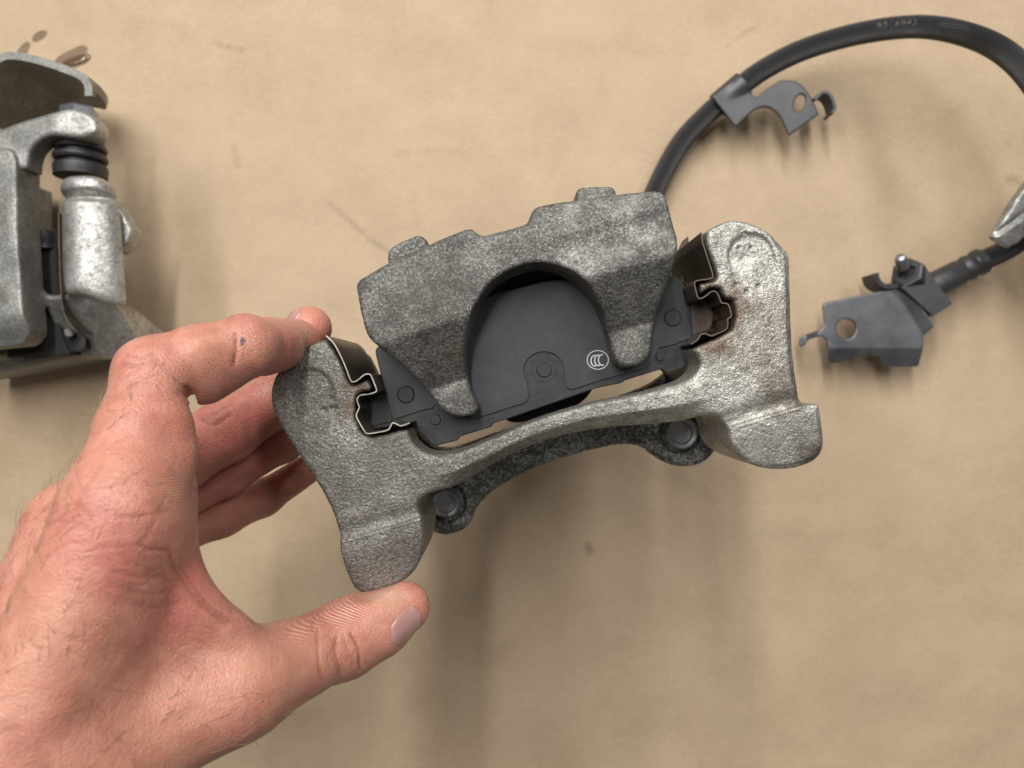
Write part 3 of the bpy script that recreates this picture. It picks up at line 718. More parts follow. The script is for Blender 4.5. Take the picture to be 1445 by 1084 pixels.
J = {
    'i_mcp': W(172, 724, 181), 'i_pip': W(216, 528, 199), 'i_dip': W(345, 489, 213), 'i_tip': W(418, 482, 243),
    'm_mcp': W(112, 745, 196), 'm_pip': W(252, 648, 245), 'm_dip': W(384, 568, 264), 'm_tip': W(436, 464, 262),
    'r_mcp': np.array([-119, -47, 183.]), 'r_pip': W(236, 711, 261), 'r_dip': W(398, 622, 274), 'r_tip': W(455, 560, 275),
    'p_mcp': np.array([-121, -59, 168.]), 'p_pip': W(250, 754, 268), 'p_dip': W(372, 703, 280), 'p_tip': W(434, 662, 284),
    't_cmc': W(92, 1080, 178), 't_mcp': W(338, 966, 203), 't_ip': W(484, 902, 229), 't_tip': W(570, 857, 238),
}
def hand():
    lo = np.array([-172, -122, 112.]); hi = np.array([-24, 36, 262.])
    vox = .64
    base = Vol(lo, hi, vox)
    # palm
    P = base
    wr = np.array([-150, -130, 246.])
    for a, b, r1, r2 in ((J['i_mcp'], (-122, -112, 238), 11.2, 15), (J['m_mcp'], (-140, -112, 226), 11.5, 15), (J['r_mcp'], (-146, -108, 208), 10.5, 14), (J['p_mcp'], (-148, -106, 194), 9.5, 13),
                         (J['t_mcp'], J['t_cmc'], 12.5, 17.5), (J['t_cmc'], wr, 17.5, 22), ((-130, -112, 230), (-190, -190, 270), 20, 27), ((-146, -108, 205), (-205, -190, 240), 18, 24)):
        P.add_cone(a, b, r1, r2, 7.)
    for tri, r in (((J['i_mcp'] + [2, -8, -6], J['t_mcp'] + [-6, 2, 0], J['t_cmc']), 8.5), ((J['i_mcp'], J['t_cmc'], np.array([-122, -112, 238.])), 10.),
                   ((J['i_mcp'] + [0, -6, -6], J['p_mcp'], np.array([-146, -108, 205.])), 11.)):
        sl, d = P.tri(*tri, r); P.f[sl] = smin(P.f[sl], d, 9.)
    # flesh of the palm beyond the index, and the taut edge of the web
    P.add_cone(W(236, 690, 206), W(236, 765, 206), 7.5, 7.5, 4.)
    wb_ = catmull(np.array([W(232, 772, 190), W(246, 812, 191), W(282, 862, 194), W(340, 905, 200)]), 4)
    for a, b in zip(wb_[:-1], wb_[1:]): P.add_cone(a, b, 3.6, 3.6, 5., 8)
    palm = P.f.copy()
    out = palm.copy()
    def finger(names, radii, k, kb):
        v = Vol.__new__(Vol); v.lo = base.lo; v.v = vox; v.x, v.y, v.z = base.x, base.y, base.z; v.X2, v.Y2 = base.X2, base.Y2
        v.f = np.full(base.f.shape, 30., np.float32)
        for (a, b), (r1, r2) in zip(zip(names[:-1], names[1:]), radii):
            v.add_cone(a, b, r1, r2, k)
        return v
    jn = lambda c: [J[c + s] for s in ('_mcp', '_pip', '_dip', '_tip')]
    mid = lambda a, b, t: a + (b - a) * t
    # index
    a, b, c, d = jn('i')
    v = finger([a, mid(a, b, .55), b, mid(b, c, .5), c, d], [(11.2, 10.4), (10.4, 9.8), (9.8, 9.4), (9.4, 8.8), (8.8, 7.2)], 3., 0)
    v.add_cone(W(286, 528, 207), W(312, 514, 210), 8.6, 8.4, 2.); v.add_cone(W(232, 606, 192), W(236, 640, 191), 7.2, 7.6, 3.); v.add_cone(W(372, 492, 224), W(395, 489, 232), 8.2, 7.6, 2.)
    v.cut_cone(W(262, 552, 190), W(276, 566, 215), .9, 1.4, 1.8)
    f1 = smin(palm, v.f, 10.)
    # pads of flesh on the inner side of the phalanges
    out = f1
    a, b, c, d = jn('m')
    v = finger([a, mid(a, b, .5), b, mid(b, c, .5), c, d], [(11.3, 10.0), (10.0, 10.4), (10.4, 10.4), (10.4, 9.2), (9.2, 7.9)], 3., 0)
    out = smin(out, smin(palm, v.f, 8.), .4)
    a, b, c, d = jn('r')
    v = finger([a, b, mid(b, c, .5), c, d], [(9.6, 8.4), (8.4, 8.4), (8.4, 7.6), (7.6, 6.8)], 3., 0)
    out = smin(out, smin(palm, v.f, 8.), .4)
    a, b, c, d = jn('p')
    v = finger([a, b, mid(b, c, .5), c, d], [(8.6, 7.2), (7.2, 7.4), (7.4, 6.6), (6.6, 5.8)], 3., 0)
    out = smin(out, smin(palm, v.f, 8.), .4)
    # thumb
    m_, i_, t_ = J['t_mcp'], J['t_ip'], J['t_tip']
    v = finger([m_, mid(m_, i_, .5), i_, mid(i_, t_, .55), t_], [(12.5, 11.0), (11.0, 11.6), (11.6, 10.6), (10.6, 8.2)], 3.5, 0)
    out = smin(out, smin(palm, v.f, 10.), 1.5)
    base.f = out.astype(np.float32)
    # flesh gives way where the casting presses
    EAR = poly([(472, 700), (478, 778, 1), (488, 815, 8), (498, 840, 5), (517, 844, 5), (555, 833, 9), (584, 812, 9), (598, 775, 9), (598, 700)], D0)
    d2 = sd_poly(base.X2, base.Y2, EAR)[:, :, None]
    base.f = smax(base.f, -(smax(d2, np.abs(base.z[None, None, :] - 150) - 40, 1.) + .7), 1.2).astype(np.float32)
    ARM = poly([(470, 479), (440, 484, 6), (408, 507, 8), (384, 536, 8), (381, 574, 6), (400, 612, 8), (427, 652, 8), (500, 660), (500, 500)], D0)
    d2 = sd_poly(base.X2, base.Y2, ARM)[:, :, None]
    base.f = smax(base.f, -(smax(d2, np.abs(base.z[None, None, :] - 158) - 9, 1.) + .15), 1.2).astype(np.float32)
    V, Q = base.mesh()
    N = normals(V, Q)
    # --- colour and crease maps, creases sunk along the normal
    cre = np.zeros(len(V))
    def dseg(path):
        path = [np.asarray(p, float) for p in path]; best = np.full(len(V), 1e9)
        for a, b in zip(path[:-1], path[1:]):
            e = b - a; t = np.clip((V - a) @ e / (e @ e), 0, 1); best = np.minimum(best, ((V - a - t[:, None] * e) ** 2).sum(1))
        return np.sqrt(best)
    # picture-traced creases: distance measured between view rays' hits on the skin (only the side that faces up)
    sx = 722.5 + V[:, 0] / (CAMZ - V[:, 2]) * F; sy = 542 - V[:, 1] / (CAMZ - V[:, 2]) * F
    def crease(pts, w, s, zmin=0):
        nonlocal cre
        pts = catmull(np.array(pts, float), 4) if len(pts) > 2 else np.array(pts, float)
        d = sd_path(sx, sy, pts)
        wob = vnoise(*V.T, 3., 8) * w * .35
        face = sstep(.0, .25, N[:, 2]) * (V[:, 2] > zmin)
        cre = np.maximum(cre, s * np.exp(-((d + wob) / w) ** 2) * face)
    for pts, w, s in [([(263, 548), (268, 560), (278, 570)], 3.5, 1.), ([(246, 535), (262, 548)], 2.4, .5), ([(333, 470), (334, 490), (330, 515)], 2.6, .7), ([(170, 512), (188, 517), (205, 512)], 2.5, .6),
                      ([(178, 500), (200, 505), (215, 498)], 2.2, .4), ([(180, 545), (205, 535), (225, 528)], 2.2, .35), ([(212, 528), (222, 510), (216, 495)], 2.2, .3),
                      ([(195, 768), (212, 776), (230, 776), (240, 778)], 2.4, .55), ([(240, 778), (252, 810), (280, 848), (320, 880)], 4., .5), ([(255, 800), (290, 850), (330, 880)], 2.6, .45),
                      ([(120, 780), (160, 770), (200, 765), (235, 700)], 2.2, .25), ([(165, 730), (200, 728), (238, 720)], 2.4, .35), ([(160, 805), (200, 815), (235, 815)], 2.4, .4), ([(165, 825), (205, 838), (240, 838)], 2.2, .3),
                      ([(180, 850), (220, 858), (255, 850)], 2.2, .28), ([(205, 790), (213, 820), (215, 860)], 2.0, .22), ([(228, 790), (234, 820), (238, 850)], 2.0, .22),
                      ([(476, 900), (474, 920), (480, 955)], 2.4, .45), ([(495, 895), (506, 915), (508, 945)], 2.4, .6), ([(505, 917), (496, 926), (489, 930)], 1.8, .3), ([(448, 885), (450, 930), (455, 960)], 2.2, .35), ([(440, 865), (442, 890)], 2.2, .3),
                      ([(60, 745), (80, 735), (95, 720)], 2.2, .4), ([(72, 760), (90, 745), (108, 728)], 2.2, .4), ([(62, 722), (80, 712)], 2., .3), ([(90, 715), (110, 712), (130, 735)], 2.4, .4), ([(75, 735), (105, 738), (135, 752)], 2.2, .32), ([(65, 790), (90, 770), (120, 765)], 2.2, .25),
                      ([(120, 690), (140, 660), (150, 640)], 2.4, .2), ([(285, 590), (300, 600), (325, 585)], 3, .5), ([(255, 690), (320, 650), (370, 620)], 2.5, .3), ([(300, 585), (330, 570)], 2.5, .3)]:
        crease(pts, w, s)
    rw = np.random.RandomState(12)
    for (cx, cy, dx, dy, L, n_) in [(85, 735, 30, -14, 26, 16), (195, 822, 28, 3, 30, 22), (200, 510, 20, -3, 22, 12), (485, 925, 3, 20, 22, 14), (150, 700, 24, 5, 30, 14), (130, 880, 26, 8, 40, 16), (280, 905, 26, 12, 34, 12), (215, 850, 3, 20, 26, 12), (240, 560, 10, 14, 16, 8)]:
        for _ in range(n_):
            ox, oy = cx + rw.randn() * L, cy + rw.randn() * L * .7; a = .5 + rw.rand() * .7
            crease([(ox - dx * a / 2, oy - dy * a / 2 + rw.randn() * 2), (ox + rw.randn() * 3, oy + rw.randn() * 3), (ox + dx * a / 2, oy + dy * a / 2 + rw.randn() * 2)], 1.5, .12 + .2 * rw.rand())
    # ridged skin texture on the inner side of index and thumb: fine lines
    V2 = V - N * (cre * .7)[:, None]
    # tendons and veins, low relief
    V2 = V2 + N * ((vnoise(*V.T, 13, 14) * .28 + vnoise(*V.T, 5, 15) * .10))[:, None]
    red = np.zeros(len(V))
    def blob(p, r, s):
        nonlocal red
        d = np.linalg.norm(V - np.asarray(p), axis=1) + vnoise(*V.T, 7, 16) * 2.5
        red = np.maximum(red, s * sstep(r, r * .2, d))
    blob(J['i_tip'], 17, .35); blob(J['m_tip'], 19, .42); blob(J['t_tip'], 16, .35); blob(J['t_ip'], 15, .35); blob(J['i_pip'], 15, .35); blob(J['i_mcp'] + [0, -6, 8], 20, .30)
    blob(W(255, 830, 190), 18, .55); blob(W(200, 640, 185), 22, .2); blob(J['m_mcp'], 16, .4); blob(W(320, 600, 250), 26, .55); blob(W(320, 680, 255), 26, .5); blob(W(235, 600, 190), 12, .35); blob(W(300, 540, 205), 12, .35)
    blob(W(380, 480, 220), 14, .35)
    dirt = .95 * sstep(7, 3, np.hypot((sx - 342) * 1.1, sy - 479) + vnoise(*V.T, 1.1, 18) * 4.5) * (N[:, 2] > 0)
    dirt = np.maximum(dirt, .16 * sstep(.25, .6, vnoise(*V.T, 4, 19)) * sstep(250, 300, sx) * (sy > 540) * (sy < 700))
    root = thing('hand', 'bare left hand pinching the brake caliper between thumb and fingers', 'hand', tuple(W(0, 1060, 165)))
    ridge = np.zeros(len(V))
    for c_, r_ in (((238, 610), 45), ((232, 690), 40), ((300, 525), 50), ((420, 862), 45), ((480, 850), 40), ((320, 600), 70), ((320, 690), 60)):
        ridge = np.maximum(ridge, sstep(r_ * 1.2, r_ * .5, np.hypot(sx - c_[0], sy - c_[1])))
    o = quads('hand_skin', V2, Q, M_SKIN, root, {'crease': cre, 'red': red, 'dirt': dirt, 'ridge': ridge, 'pale': np.maximum(.8 * sstep(9, 2, np.linalg.norm(V - W(548, 852, 232), axis=1)), .5 * sstep(6, 1, np.linalg.norm(V - W(418, 478, 235), axis=1)))})
    return root, base, V2, N
HAND, HV, HVV, HN = hand()

def hand_sdf(p):
    q = (np.asarray(p) - HV.lo) / HV.v
    i = np.clip(np.floor(q).astype(int), 0, np.array(HV.f.shape) - 2); f = q - i; r = 0.
    for a in (0, 1):
        for b in (0, 1):
            for c in (0, 1):
                r += HV.f[i[0] + a, i[1] + b, i[2] + c] * (f[0] if a else 1 - f[0]) * (f[1] if b else 1 - f[1]) * (f[2] if c else 1 - f[2])
    return r
def nail(center, t, n, w, l, parent, lift):
    """plate laid on the finger's own surface around center + n"""
    t = np.asarray(t, float); t /= np.linalg.norm(t); n = np.asarray(n, float); n = n - (n @ t) * t; n /= np.linalg.norm(n); s = np.cross(t, n)
    nu, nv = 17, 19; V = []
    for i in range(nv):
        for j in range(nu):
            a = 2 * i / (nv - 1) - 1; b = 2 * j / (nu - 1) - 1
            x = b * math.sqrt(1 - a * a * .40); y = a * math.sqrt(1 - b * b * .36)
            p = center + s * x * w / 2 + t * y * l / 2
            lo_, hi_ = 0., 16.
            for _ in range(22):
                m_ = (lo_ + hi_) / 2
                if hand_sdf(p + n * m_) < 0: lo_ = m_
                else: hi_ = m_
            V.append(p + n * (lo_ + lift * (1 - .9 * max(abs(a), abs(b)) ** 8) + (.35 * max(0, a) ** 2)))
    V = np.array(V); Vb = V - n * .9
    I = np.arange(nu * nv).reshape(nv, nu)
    Q = np.stack([I[:-1, :-1], I[:-1, 1:], I[1:, 1:], I[1:, :-1]], -1).reshape(-1, 4)
    loop = list(I[0, :]) + list(I[1:, -1]) + list(I[-1, -2::-1]) + list(I[-2:0:-1, 0])
    k = nu * nv
    S = [[loop[q], loop[(q + 1) % len(loop)], loop[(q + 1) % len(loop)] + k, loop[q] + k] for q in range(len(loop))]
    o = quads('nail', np.concatenate([V, Vb]), np.concatenate([Q, Q[:, ::-1] + k, np.array(S)[:, ::-1]]), M_NAIL, parent)
    return flatedges(o, 60)
td = J['t_tip'] - J['t_ip']; td /= np.linalg.norm(td)
nail(J['t_tip'] - td * 3.4, td, np.array([.51, -.24, .82]), 10.0, 11.5, HAND, .4)
md = J['m_tip'] - J['m_dip']; md /= np.linalg.norm(md)
nail(J['m_tip'] - md * .5, md, np.array([-.70, .30, .45]), 10.0, 11.0, HAND, .4)

def hairs():
    m, nt, b = material('blond_hair'); b.inputs['Base Color'].default_value = (.33, .20, .10, 1); b.inputs['Roughness'].default_value = .45
    sx = 722.5 + HVV[:, 0] / (CAMZ - HVV[:, 2]) * F; sy = 542 - HVV[:, 1] / (CAMZ - HVV[:, 2]) * F
    reg = ((sx < 60) & (sy > 640) & (np.abs(HN[:, 2]) < .35)) | ((sx < 150) & (sy > 600) & (HN[:, 2] > -.35)) | ((sx > 20) & (sx < 420) & (sy > 960) & (HN[:, 2] > -.35)) | ((sx < 190) & (sx > 120) & (sy > 560) & (sy < 700))
    idx = np.nonzero(reg)[0]
    r = np.random.RandomState(5); idx = r.choice(idx, 650, replace=False)
    V = []; Q = []
    for i in idx:
        p = HVV[i]; n = HN[i]
        d = np.array([.15, .85, .0]) + r.randn(3) * .45 if sy[i] < 950 else np.array([.75, .25, 0]) + r.randn(3) * .4
        d = d - (d @ n) * n * .9; d /= np.linalg.norm(d); d = d + n * (.35 + .25 * r.rand()); L = 4.5 + 6 * r.rand()
        sd = np.cross(d, n); sd /= np.linalg.norm(sd) + 1e-9; th = .085
        cur = r.randn(3) * 1.2
        k0 = len(V); ns = 6
        for s_ in range(ns):
            t = s_ / (ns - 1); c = p - n * .3 + d * L * t - n * L * .42 * t * t + cur * t * t * .8
            w = th * (1 - .75 * t)
            for q in range(3):
                a = q * 2.094; V.append(c + w * (math.cos(a) * sd + math.sin(a) * n))
        for s_ in range(ns - 1):
            for q in range(3): Q.append([k0 + s_ * 3 + q, k0 + s_ * 3 + (q + 1) % 3, k0 + s_ * 3 + 3 + (q + 1) % 3, k0 + s_ * 3 + 3 + q])
    o = quads('hair', V, Q, m, HAND); o['kind'] = 'stuff'
hairs()

# ------------------------------------------------------------------ the second caliper lying on the paper
C2 = thing('brake_caliper', 'silver brake caliper lying on the kraft paper, ribbed black rubber boot on its pin', 'brake caliper', (*W2(60, 320, 395), 0))
def second():
    D = 330.
    vol = Vol((-275, -2, 0), (-158, 152, 84), .8)
    X, Y = vol.X2, vol.Y2
    x22 = W2(24, 300, 326)[0]
    # housing slab with its machined flank
    P = poly([(-130, 215), (16, 210, 2), (23, 228, 2), (24, 330, 4), (30, 420, 4), (35, 468, 2), (22, 486, 3), (-130, 500)], 326.)
    zf = 74 + vnoise(X, Y, X * 0, 5, 3) * .25 - 7 * sstep(W2(0, 440, 326)[1], W2(0, 497, 326)[1], Y)
    vol.add(vol.prism(P, 57, zf.astype(np.float32), .8))
    vol.add(vol.prism(poly([(-130, 215), (-62, 215), (-62, 500), (-130, 500)], 326.), 4, 60, 3.), 2.)
    # arm to the pin
    A = poly([(-130, 190), (0, 186, 6), (22, 176, 3), (72, 161, 4), (104, 153, 4), (138, 166, 4), (141, 190, 3), (116, 197, 4), (84, 192, 4), (62, 196, 6), (44, 214, 8), (42, 240), (-130, 240)], 330.)
    vol.add(vol.prism(A, 60, 72, 2.), 1.)
    c = W2(113, 170, 338); e = W2(113, 194, 338)
    vol.add_cyl((c[0], c[1], 58), (e[0], e[1], 58), 8.6, 1.5, 1.2)
    # pin sleeve of the bracket
    S = poly([(82, 262, 3), (92, 250, 4), (146, 250, 4), (158, 268, 6), (164, 300, 6), (170, 370, 8), (177, 435, 6), (150, 430, 8), (118, 415, 6), (92, 420, 6), (84, 380, 8), (82, 330, 8)], 338.)
    x0 = W2(122, 330, 338)[0]
    zs = 67 - ((X - x0) / 14.5) ** 2 * 7 - 3.2 * np.exp(-((Y - W2(0, 277, 335)[1]) / 1.8) ** 2) + 1.2 * sstep(W2(0, 275, 335)[1], W2(0, 265, 335)[1], Y)
    vol.add(vol.prism(S, 55, zs.astype(np.float32), 5.), 1.)
    # foot of the bracket
    B = poly([(70, 420, 4), (120, 415, 6), (176, 432, 6), (180, 465, 6), (198, 522, 4), (188, 540, 3), (160, 534, 3), (150, 505, 5), (90, 505, 5), (-130, 545), (-130, 500), (40, 488, 4), (70, 470, 4)], 350.)
    zb = 58 - .62 * np.maximum(W2(0, 418, 340)[1] - Y, 0) * 1.1
    zb = zb + 3.5 * np.exp(-(np.hypot(X - W2(133, 432, 345)[0], Y - W2(133, 432, 345)[1]) / 4.5) ** 2)
    zlo = 8 + 26 * sstep(W2(0, 470, 350)[1], W2(0, 430, 350)[1], Y)
    vol.add(vol.prism(B, zlo.astype(np.float32), np.maximum(zb, 18).astype(np.float32), 4.), 4.)
    vol.add(vol.prism(poly([(-100, 345), (120, 345), (150, 370), (150, 470), (120, 490), (-100, 500)], 383.), 0, 34, 4.), 2.)  # unseen lower block added to stop light and deepen the shadow on the paper
    # small ear
    E = poly([(120, 275), (160, 280, 1), (174, 296, 1), (190, 326, 2), (186, 342, 2), (172, 357, 2), (120, 352)], 349.)
    vol.add(vol.prism(E, 43, 54, .9), 1.)
    def stain(V):
        return near([(92, 330), (95, 360), (10, 420), (10, 300), (120, 470), (150, 490)], 336., [(6, .35), (5, .4), (8, .35), (10, .3), (14, .5), (14, .5)])(V)
    def worn_lit(V):
        return np.clip(.75 * sstep(-205, -196, V[:, 0]) + vnoise(*V.T, 9, 75) * .4, 0, 1)
    cast('caliper_housing', vol, M_SILVER, C2, .05, 51, stain, worn_lit)
    # bent bracket sheet at the far end
    path = catmull(np.array([W2(*p, 338.) for p in [(-60, 150), (-20, 112), (2, 92), (22, 84), (60, 90), (100, 103), (122, 113), (131, 125), (132, 140)]]), 5)
    zlo = np.interp(np.arange(len(path)), [0, len(path) * .5, len(path) * .72, len(path) - 1], [4, 10, 58, 64])
    ribbon('bracket_sheet', path, 3.4, zlo, 66, M_SILVER, C2)
    # pin bolt, boot
    a = W(112, 152, 340); b = W(112, 172, 340)
    lathe('pin_bolt', a, b, [(0, 7), (1, 8), (6.5, 8), (7, 7)], M_BOLT, C2, 6, hexa=1)
    a = W(114, 192, 343); b = W(114, 252, 343)
    prof = [(0, 8.2), (1.2, 9.4), (3.0, 9.8), (4.6, 10.6), (6.2, 11.2), (7.0, 10.8), (7.4, 8.6), (8.2, 8.6), (9.2, 11.0), (10.8, 11.5), (11.8, 11.0), (12.2, 8.8), (13, 8.8), (14, 11.2), (15.6, 11.5), (17, 11.3), (19, 11.2)]
    lathe('pin_boot', a, b, prof, M_RUBBER, C2, 48)
    lathe('boot_collar', W(113, 187, 342), W(113, 195, 342), [(0, 10.6), (1.6, 11.2), (2.2, 10.6)], M_BOLT, C2, 40)
    # pads, clip and the dark gap
    a = W(60, 326, 352); b = W(62, 352, 352)
    lathe('piston_cap', a, b, [(0, 5), (.8, 6.4), (5, 6.6), (6, 6.2), (9, 6.4)], M_RUBBER, C2, 36)
    slab('inner_pad', poly([(10, 350), (80, 350), (86, 470, 1), (98, 500, 1), (10, 505)], 350.), 20, 50, M_FRICTION, C2, .4)
    slab('pad_plate', poly([(30, 470), (100, 462, 1), (118, 478, 1), (116, 492, 1), (30, 512)], 350.), 30, 48, M_PLATE, C2, .4)
    ribbon('spring_clip', catmull(np.array([W2(*p, 338.) for p in [(79, 300), (80, 360), (82, 410), (86, 440), (94, 455), (104, 468)]]), 5), .5, 44, 60, M_CLIP, C2)
    lathe('rivet', W(97, 470, 349), W(97, 470, 345), [(0, 2), (1.5, 2), (2, 1.4)], M_BOLT, C2, 16)
second()

# ------------------------------------------------------------------ brake hose with its two brackets
HOSE = thing('brake_hose', 'black rubber brake hose curving over the paper with two metal mounting brackets', 'brake hose', (*W2(1035, 140, 395), 0))
def hose_mat():
    m, nt, b = material('ribbed_hose_rubber'); q = NB(nt)
    ar = q.attr('around'); n = q.noise(500, 4, .6)
    rib = q.math('SINE', q.math('MULTIPLY', ar, 2 * math.pi * 46))
    c = q.ramp(n, [(.3, (.011, .011, .012)), (.7, (.022, .022, .024))])
    q.to(c, b, 'Base Color'); q.to(q.ramp(n, [(.3, .36), (.7, .52)]), b, 'Roughness')
    q.to(q.bump(rib, .00022, .8), b, 'Normal')
    return m
M_HOSE = hose_mat()
M_PRINT = plain_mat('grey_hose_print', (.028, .028, .030), .5, 0, .3, 600, .00001)
def hose():
    pts = [(890, 380, 393), (908, 315, 393), (928, 262, 393), (960, 203, 392), (1000, 160, 390), (1035, 130, 386), (1080, 97, 380), (1140, 68, 374), (1220, 46, 366), (1300, 38, 358), (1370, 51, 345), (1425, 80, 332), (1468, 130, 326), (1492, 190, 330),
           (1490, 250, 346), (1468, 305, 366), (1432, 345, 380), (1385, 369, 386), (1350, 388, 387), (1330, 398, 387)]
    P = catmull(np.array([W(*p) for p in pts]), 12)
    h = tube('hose', P, 5.25, M_HOSE, HOSE, 48)
    # faint moulded print along the hose
    arc = np.concatenate([[0], np.cumsum(np.linalg.norm(np.diff(P, axis=0), axis=1))])
    hx = 722.5 + P[:, 0] / (CAMZ - P[:, 2]) * F
    up_i = np.arange(len(P)) < len(P) * .62
    s_at = lambda px: float(np.interp(px, hx[up_i], arc[up_i]))
    def wrap(name, V2, Q2, s0, ang):
        T = np.gradient(P, axis=0); T /= np.linalg.norm(T, axis=1)[:, None]
        out = []
        for x, y in V2:
            q = [np.interp(s0 + x, arc, P[:, k]) for k in range(3)]; t = np.array([np.interp(s0 + x, arc, T[:, k]) for k in range(3)])
            u = np.cross([0, 0, 1.], t); u /= np.linalg.norm(u); w = np.cross(t, u); f = ang + (math.pi / 2 - y / 5.25 * 0) - y / 5.25
            out.append(np.array(q) + 5.36 * (math.cos(f) * u + math.sin(f) * w))
        me = quads(name, out, Q2, M_PRINT, h); return me
    cu = bpy.data.curves.new('print_text', 'FONT'); cu.body = 'BF16942'; cu.size = 4.6; cu.space_character = 1.15
    to = bpy.data.objects.new('print_text', cu); COL.objects.link(to)
    dg = bpy.context.evaluated_depsgraph_get(); me = bpy.data.meshes.new_from_object(to.evaluated_get(dg))
    bpy.data.objects.remove(to)
    me.calc_loop_triangles()
    V2 = np.array([(v.co.x, v.co.y - 1.6) for v in me.vertices]); Q2 = np.array([t.vertices[:] for t in me.loop_triangles])
    wrap('print', V2, Q2, s_at(1234), .08)
    for k in range(4):
        x = np.linspace(0, 14, 15); y = -1.8 + k * 1.1
        V2 = np.concatenate([np.c_[x, np.full(15, y)], np.c_[x, np.full(15, y + .35)]]); Q2 = np.array([[i, i + 1, 16 + i, 15 + i] for i in range(14)])
        wrap('print', V2, Q2, s_at(1328), .08)
    # clamp band
    c = W(1031, 134, 386); t = W(1055, 114, 384) - W(1008, 154, 389); t /= np.linalg.norm(t)
    vol = Vol(c - [26, 26, 12], c + [56, 22, 10], .45)
    sl, d = vol.cyl(c - t * 8.4, c + t * 8.4, 6.7, .5, 10); vol.f[sl] = smin(vol.f[sl], d, .2)
    A = poly([(1003, 139, .5), (1036, 182, .6), (1054, 165, 1.5), (1066, 155, 3), (1084, 153, 4), (1100, 168, 3), (1111, 194, .6), (1133, 178, .5), (1153, 164, .6), (1149, 153, 1), (1146, 148, 1), (1140, 136, 2), (1124, 117, 4), (1100, 115, 3), (1080, 128, 3), (1064, 142, 2), (1056, 132, .6), (1041, 110, .5)], 383.)
    zt = 19.8 + vol.X2 * 0
    g = vol.prism(A, 18.0, zt.astype(np.float32), .7); vol.f = smin(vol.f, g, 1.0)
    h0 = np.hypot((vol.X2 - W2(1123, 151, 386)[0]) * math.cos(.35) - (vol.Y2 - W2(1123, 151, 386)[1]) * math.sin(.35),
                  ((vol.X2 - W2(1123, 151, 386)[0]) * math.sin(.35) + (vol.Y2 - W2(1123, 151, 386)[1]) * math.cos(.35)) * .62) - 2.9
    vol.f = smax(vol.f, -(h0[:, :, None] + vol.z[None, None, :] * 0), .3).astype(np.float32)
    V, Q = vol.mesh(); cl = quads('clamp_bracket', V, Q, M_DKZINC, HOSE)
    # hooked tab at the end of the bracket
    p = np.array([W2(*q, 386.) for q in [(1144, 146), (1152, 137), (1161, 136), (1168, 144), (1172, 158), (1168, 165)]])
    ribbon('hook_tab', catmull(p, 5), 1.5, 9.5, 19.6, M_DKZINC, cl)
    # end fitting: crimped sleeve
    a = W(1386, 368, 386); b = W(1300, 412, 386)
    L = np.linalg.norm(b - a)
    pr = [(0, 6.2), (.4, 6.9), (3.2, 6.9), (3.8, 6.3), (5.2, 5.6), (6.6, 6.3), (8.4, 6.9), (10.4, 6.3), (11.6, 5.7), (12.6, 6.2), (14, 6.7), (L - 7, 6.9), (L - 6, 6.6), (L, 6.6)]
    fit = lathe('crimp_fitting', a, b, pr, M_DKZINC, HOSE, 44)
    # block
    slab('banjo_block', poly([(1262, 408, .6), (1298, 383, .6), (1333, 431, .8), (1306, 448, .6)], 382.), 7, 25, M_DKZINC, HOSE, .8)
    lathe('nut', W(1290, 398, 384), W(1271, 373, 371), [(0, 8.2), (11, 8.2), (11.6, 7.0), (11.6, 4.6), (9.5, 4.4)], M_DKZINC, HOSE, hexa=1)
    lathe('nut_bore_dark', W(1290, 398, 384), W(1271, 373, 371), [(0, 4.2), (9.8, 4.2)], M_RUBBER, HOSE, 20)  # black plug painting the shade inside the nut's hole
    lathe('bleed_tip', W(1274, 376, 376), W(1268, 355, 366), [(0, 3.2), (6, 3.0), (8.5, 2.2), (9, 1.4)], M_BOLT, HOSE, 20)
    ribbon('retaining_clip', catmull(np.array([W2(*q, 380.) for q in [(1234, 386), (1238, 398), (1248, 405), (1262, 404), (1272, 398)]]), 5), 2.2, 8, 22, M_RUBBER, HOSE)
    # end plate
    D = 380.
    lo = W2(1130, 525, D); hi = W2(1320, 398, D)
    vol = Vol((lo[0] - 3, lo[1] - 3, 4), (hi[0] + 3, hi[1] + 3, 28), .45)
    X, Y = vol.X2, vol.Y2
    E = poly([(1162, 430, 1), (1166, 426, .5), (1268, 406, 1), (1274, 402, .5), (1313, 461, .8), (1304, 474, .6), (1304, 517, .6), (1256, 518, .6), (1245, 503, 1), (1235, 501, 1), (1182, 513, 1), (1174, 511, 1), (1168, 480, .8), (1160, 474, .5), (1147, 478, .5), (1141, 488, .4), (1135, 489, .4), (1135, 475, .6), (1160, 464, .8), (1165, 458, .8)], D)
    bend = np.array(W2(1270, 405, D)); bend2 = np.array(W2(1308, 468, D)); e = (bend2 - bend) / np.linalg.norm(bend2 - bend); n = np.array([-e[1], e[0]])
    s = (X - bend[0]) * n[0] + (Y - bend[1]) * n[1]
    if s[0, 0] > 0: s = -s
    zt = 19.5 + .9 * np.maximum(s + 2.6, 0) - .5 * np.maximum(W2(0, 492, D)[1] - Y, 0) - 1.0 * sstep(W2(1160, 0, D)[0], W2(1140, 0, D)[0], X) * 5
    vol.f = vol.prism(E, (zt - 1.9).astype(np.float32), zt.astype(np.float32), .6).astype(np.float32)
    c = W2(1195, 464, 380)
    h0 = np.hypot(X - c[0], Y - c[1]) - 5.1
    vol.f = smax(vol.f, -(h0[:, :, None] + vol.z[None, None, :] * 0), .3).astype(np.float32)
    V, Q = vol.mesh(); quads('end_plate', V, Q, M_ZINC, HOSE)
hose()

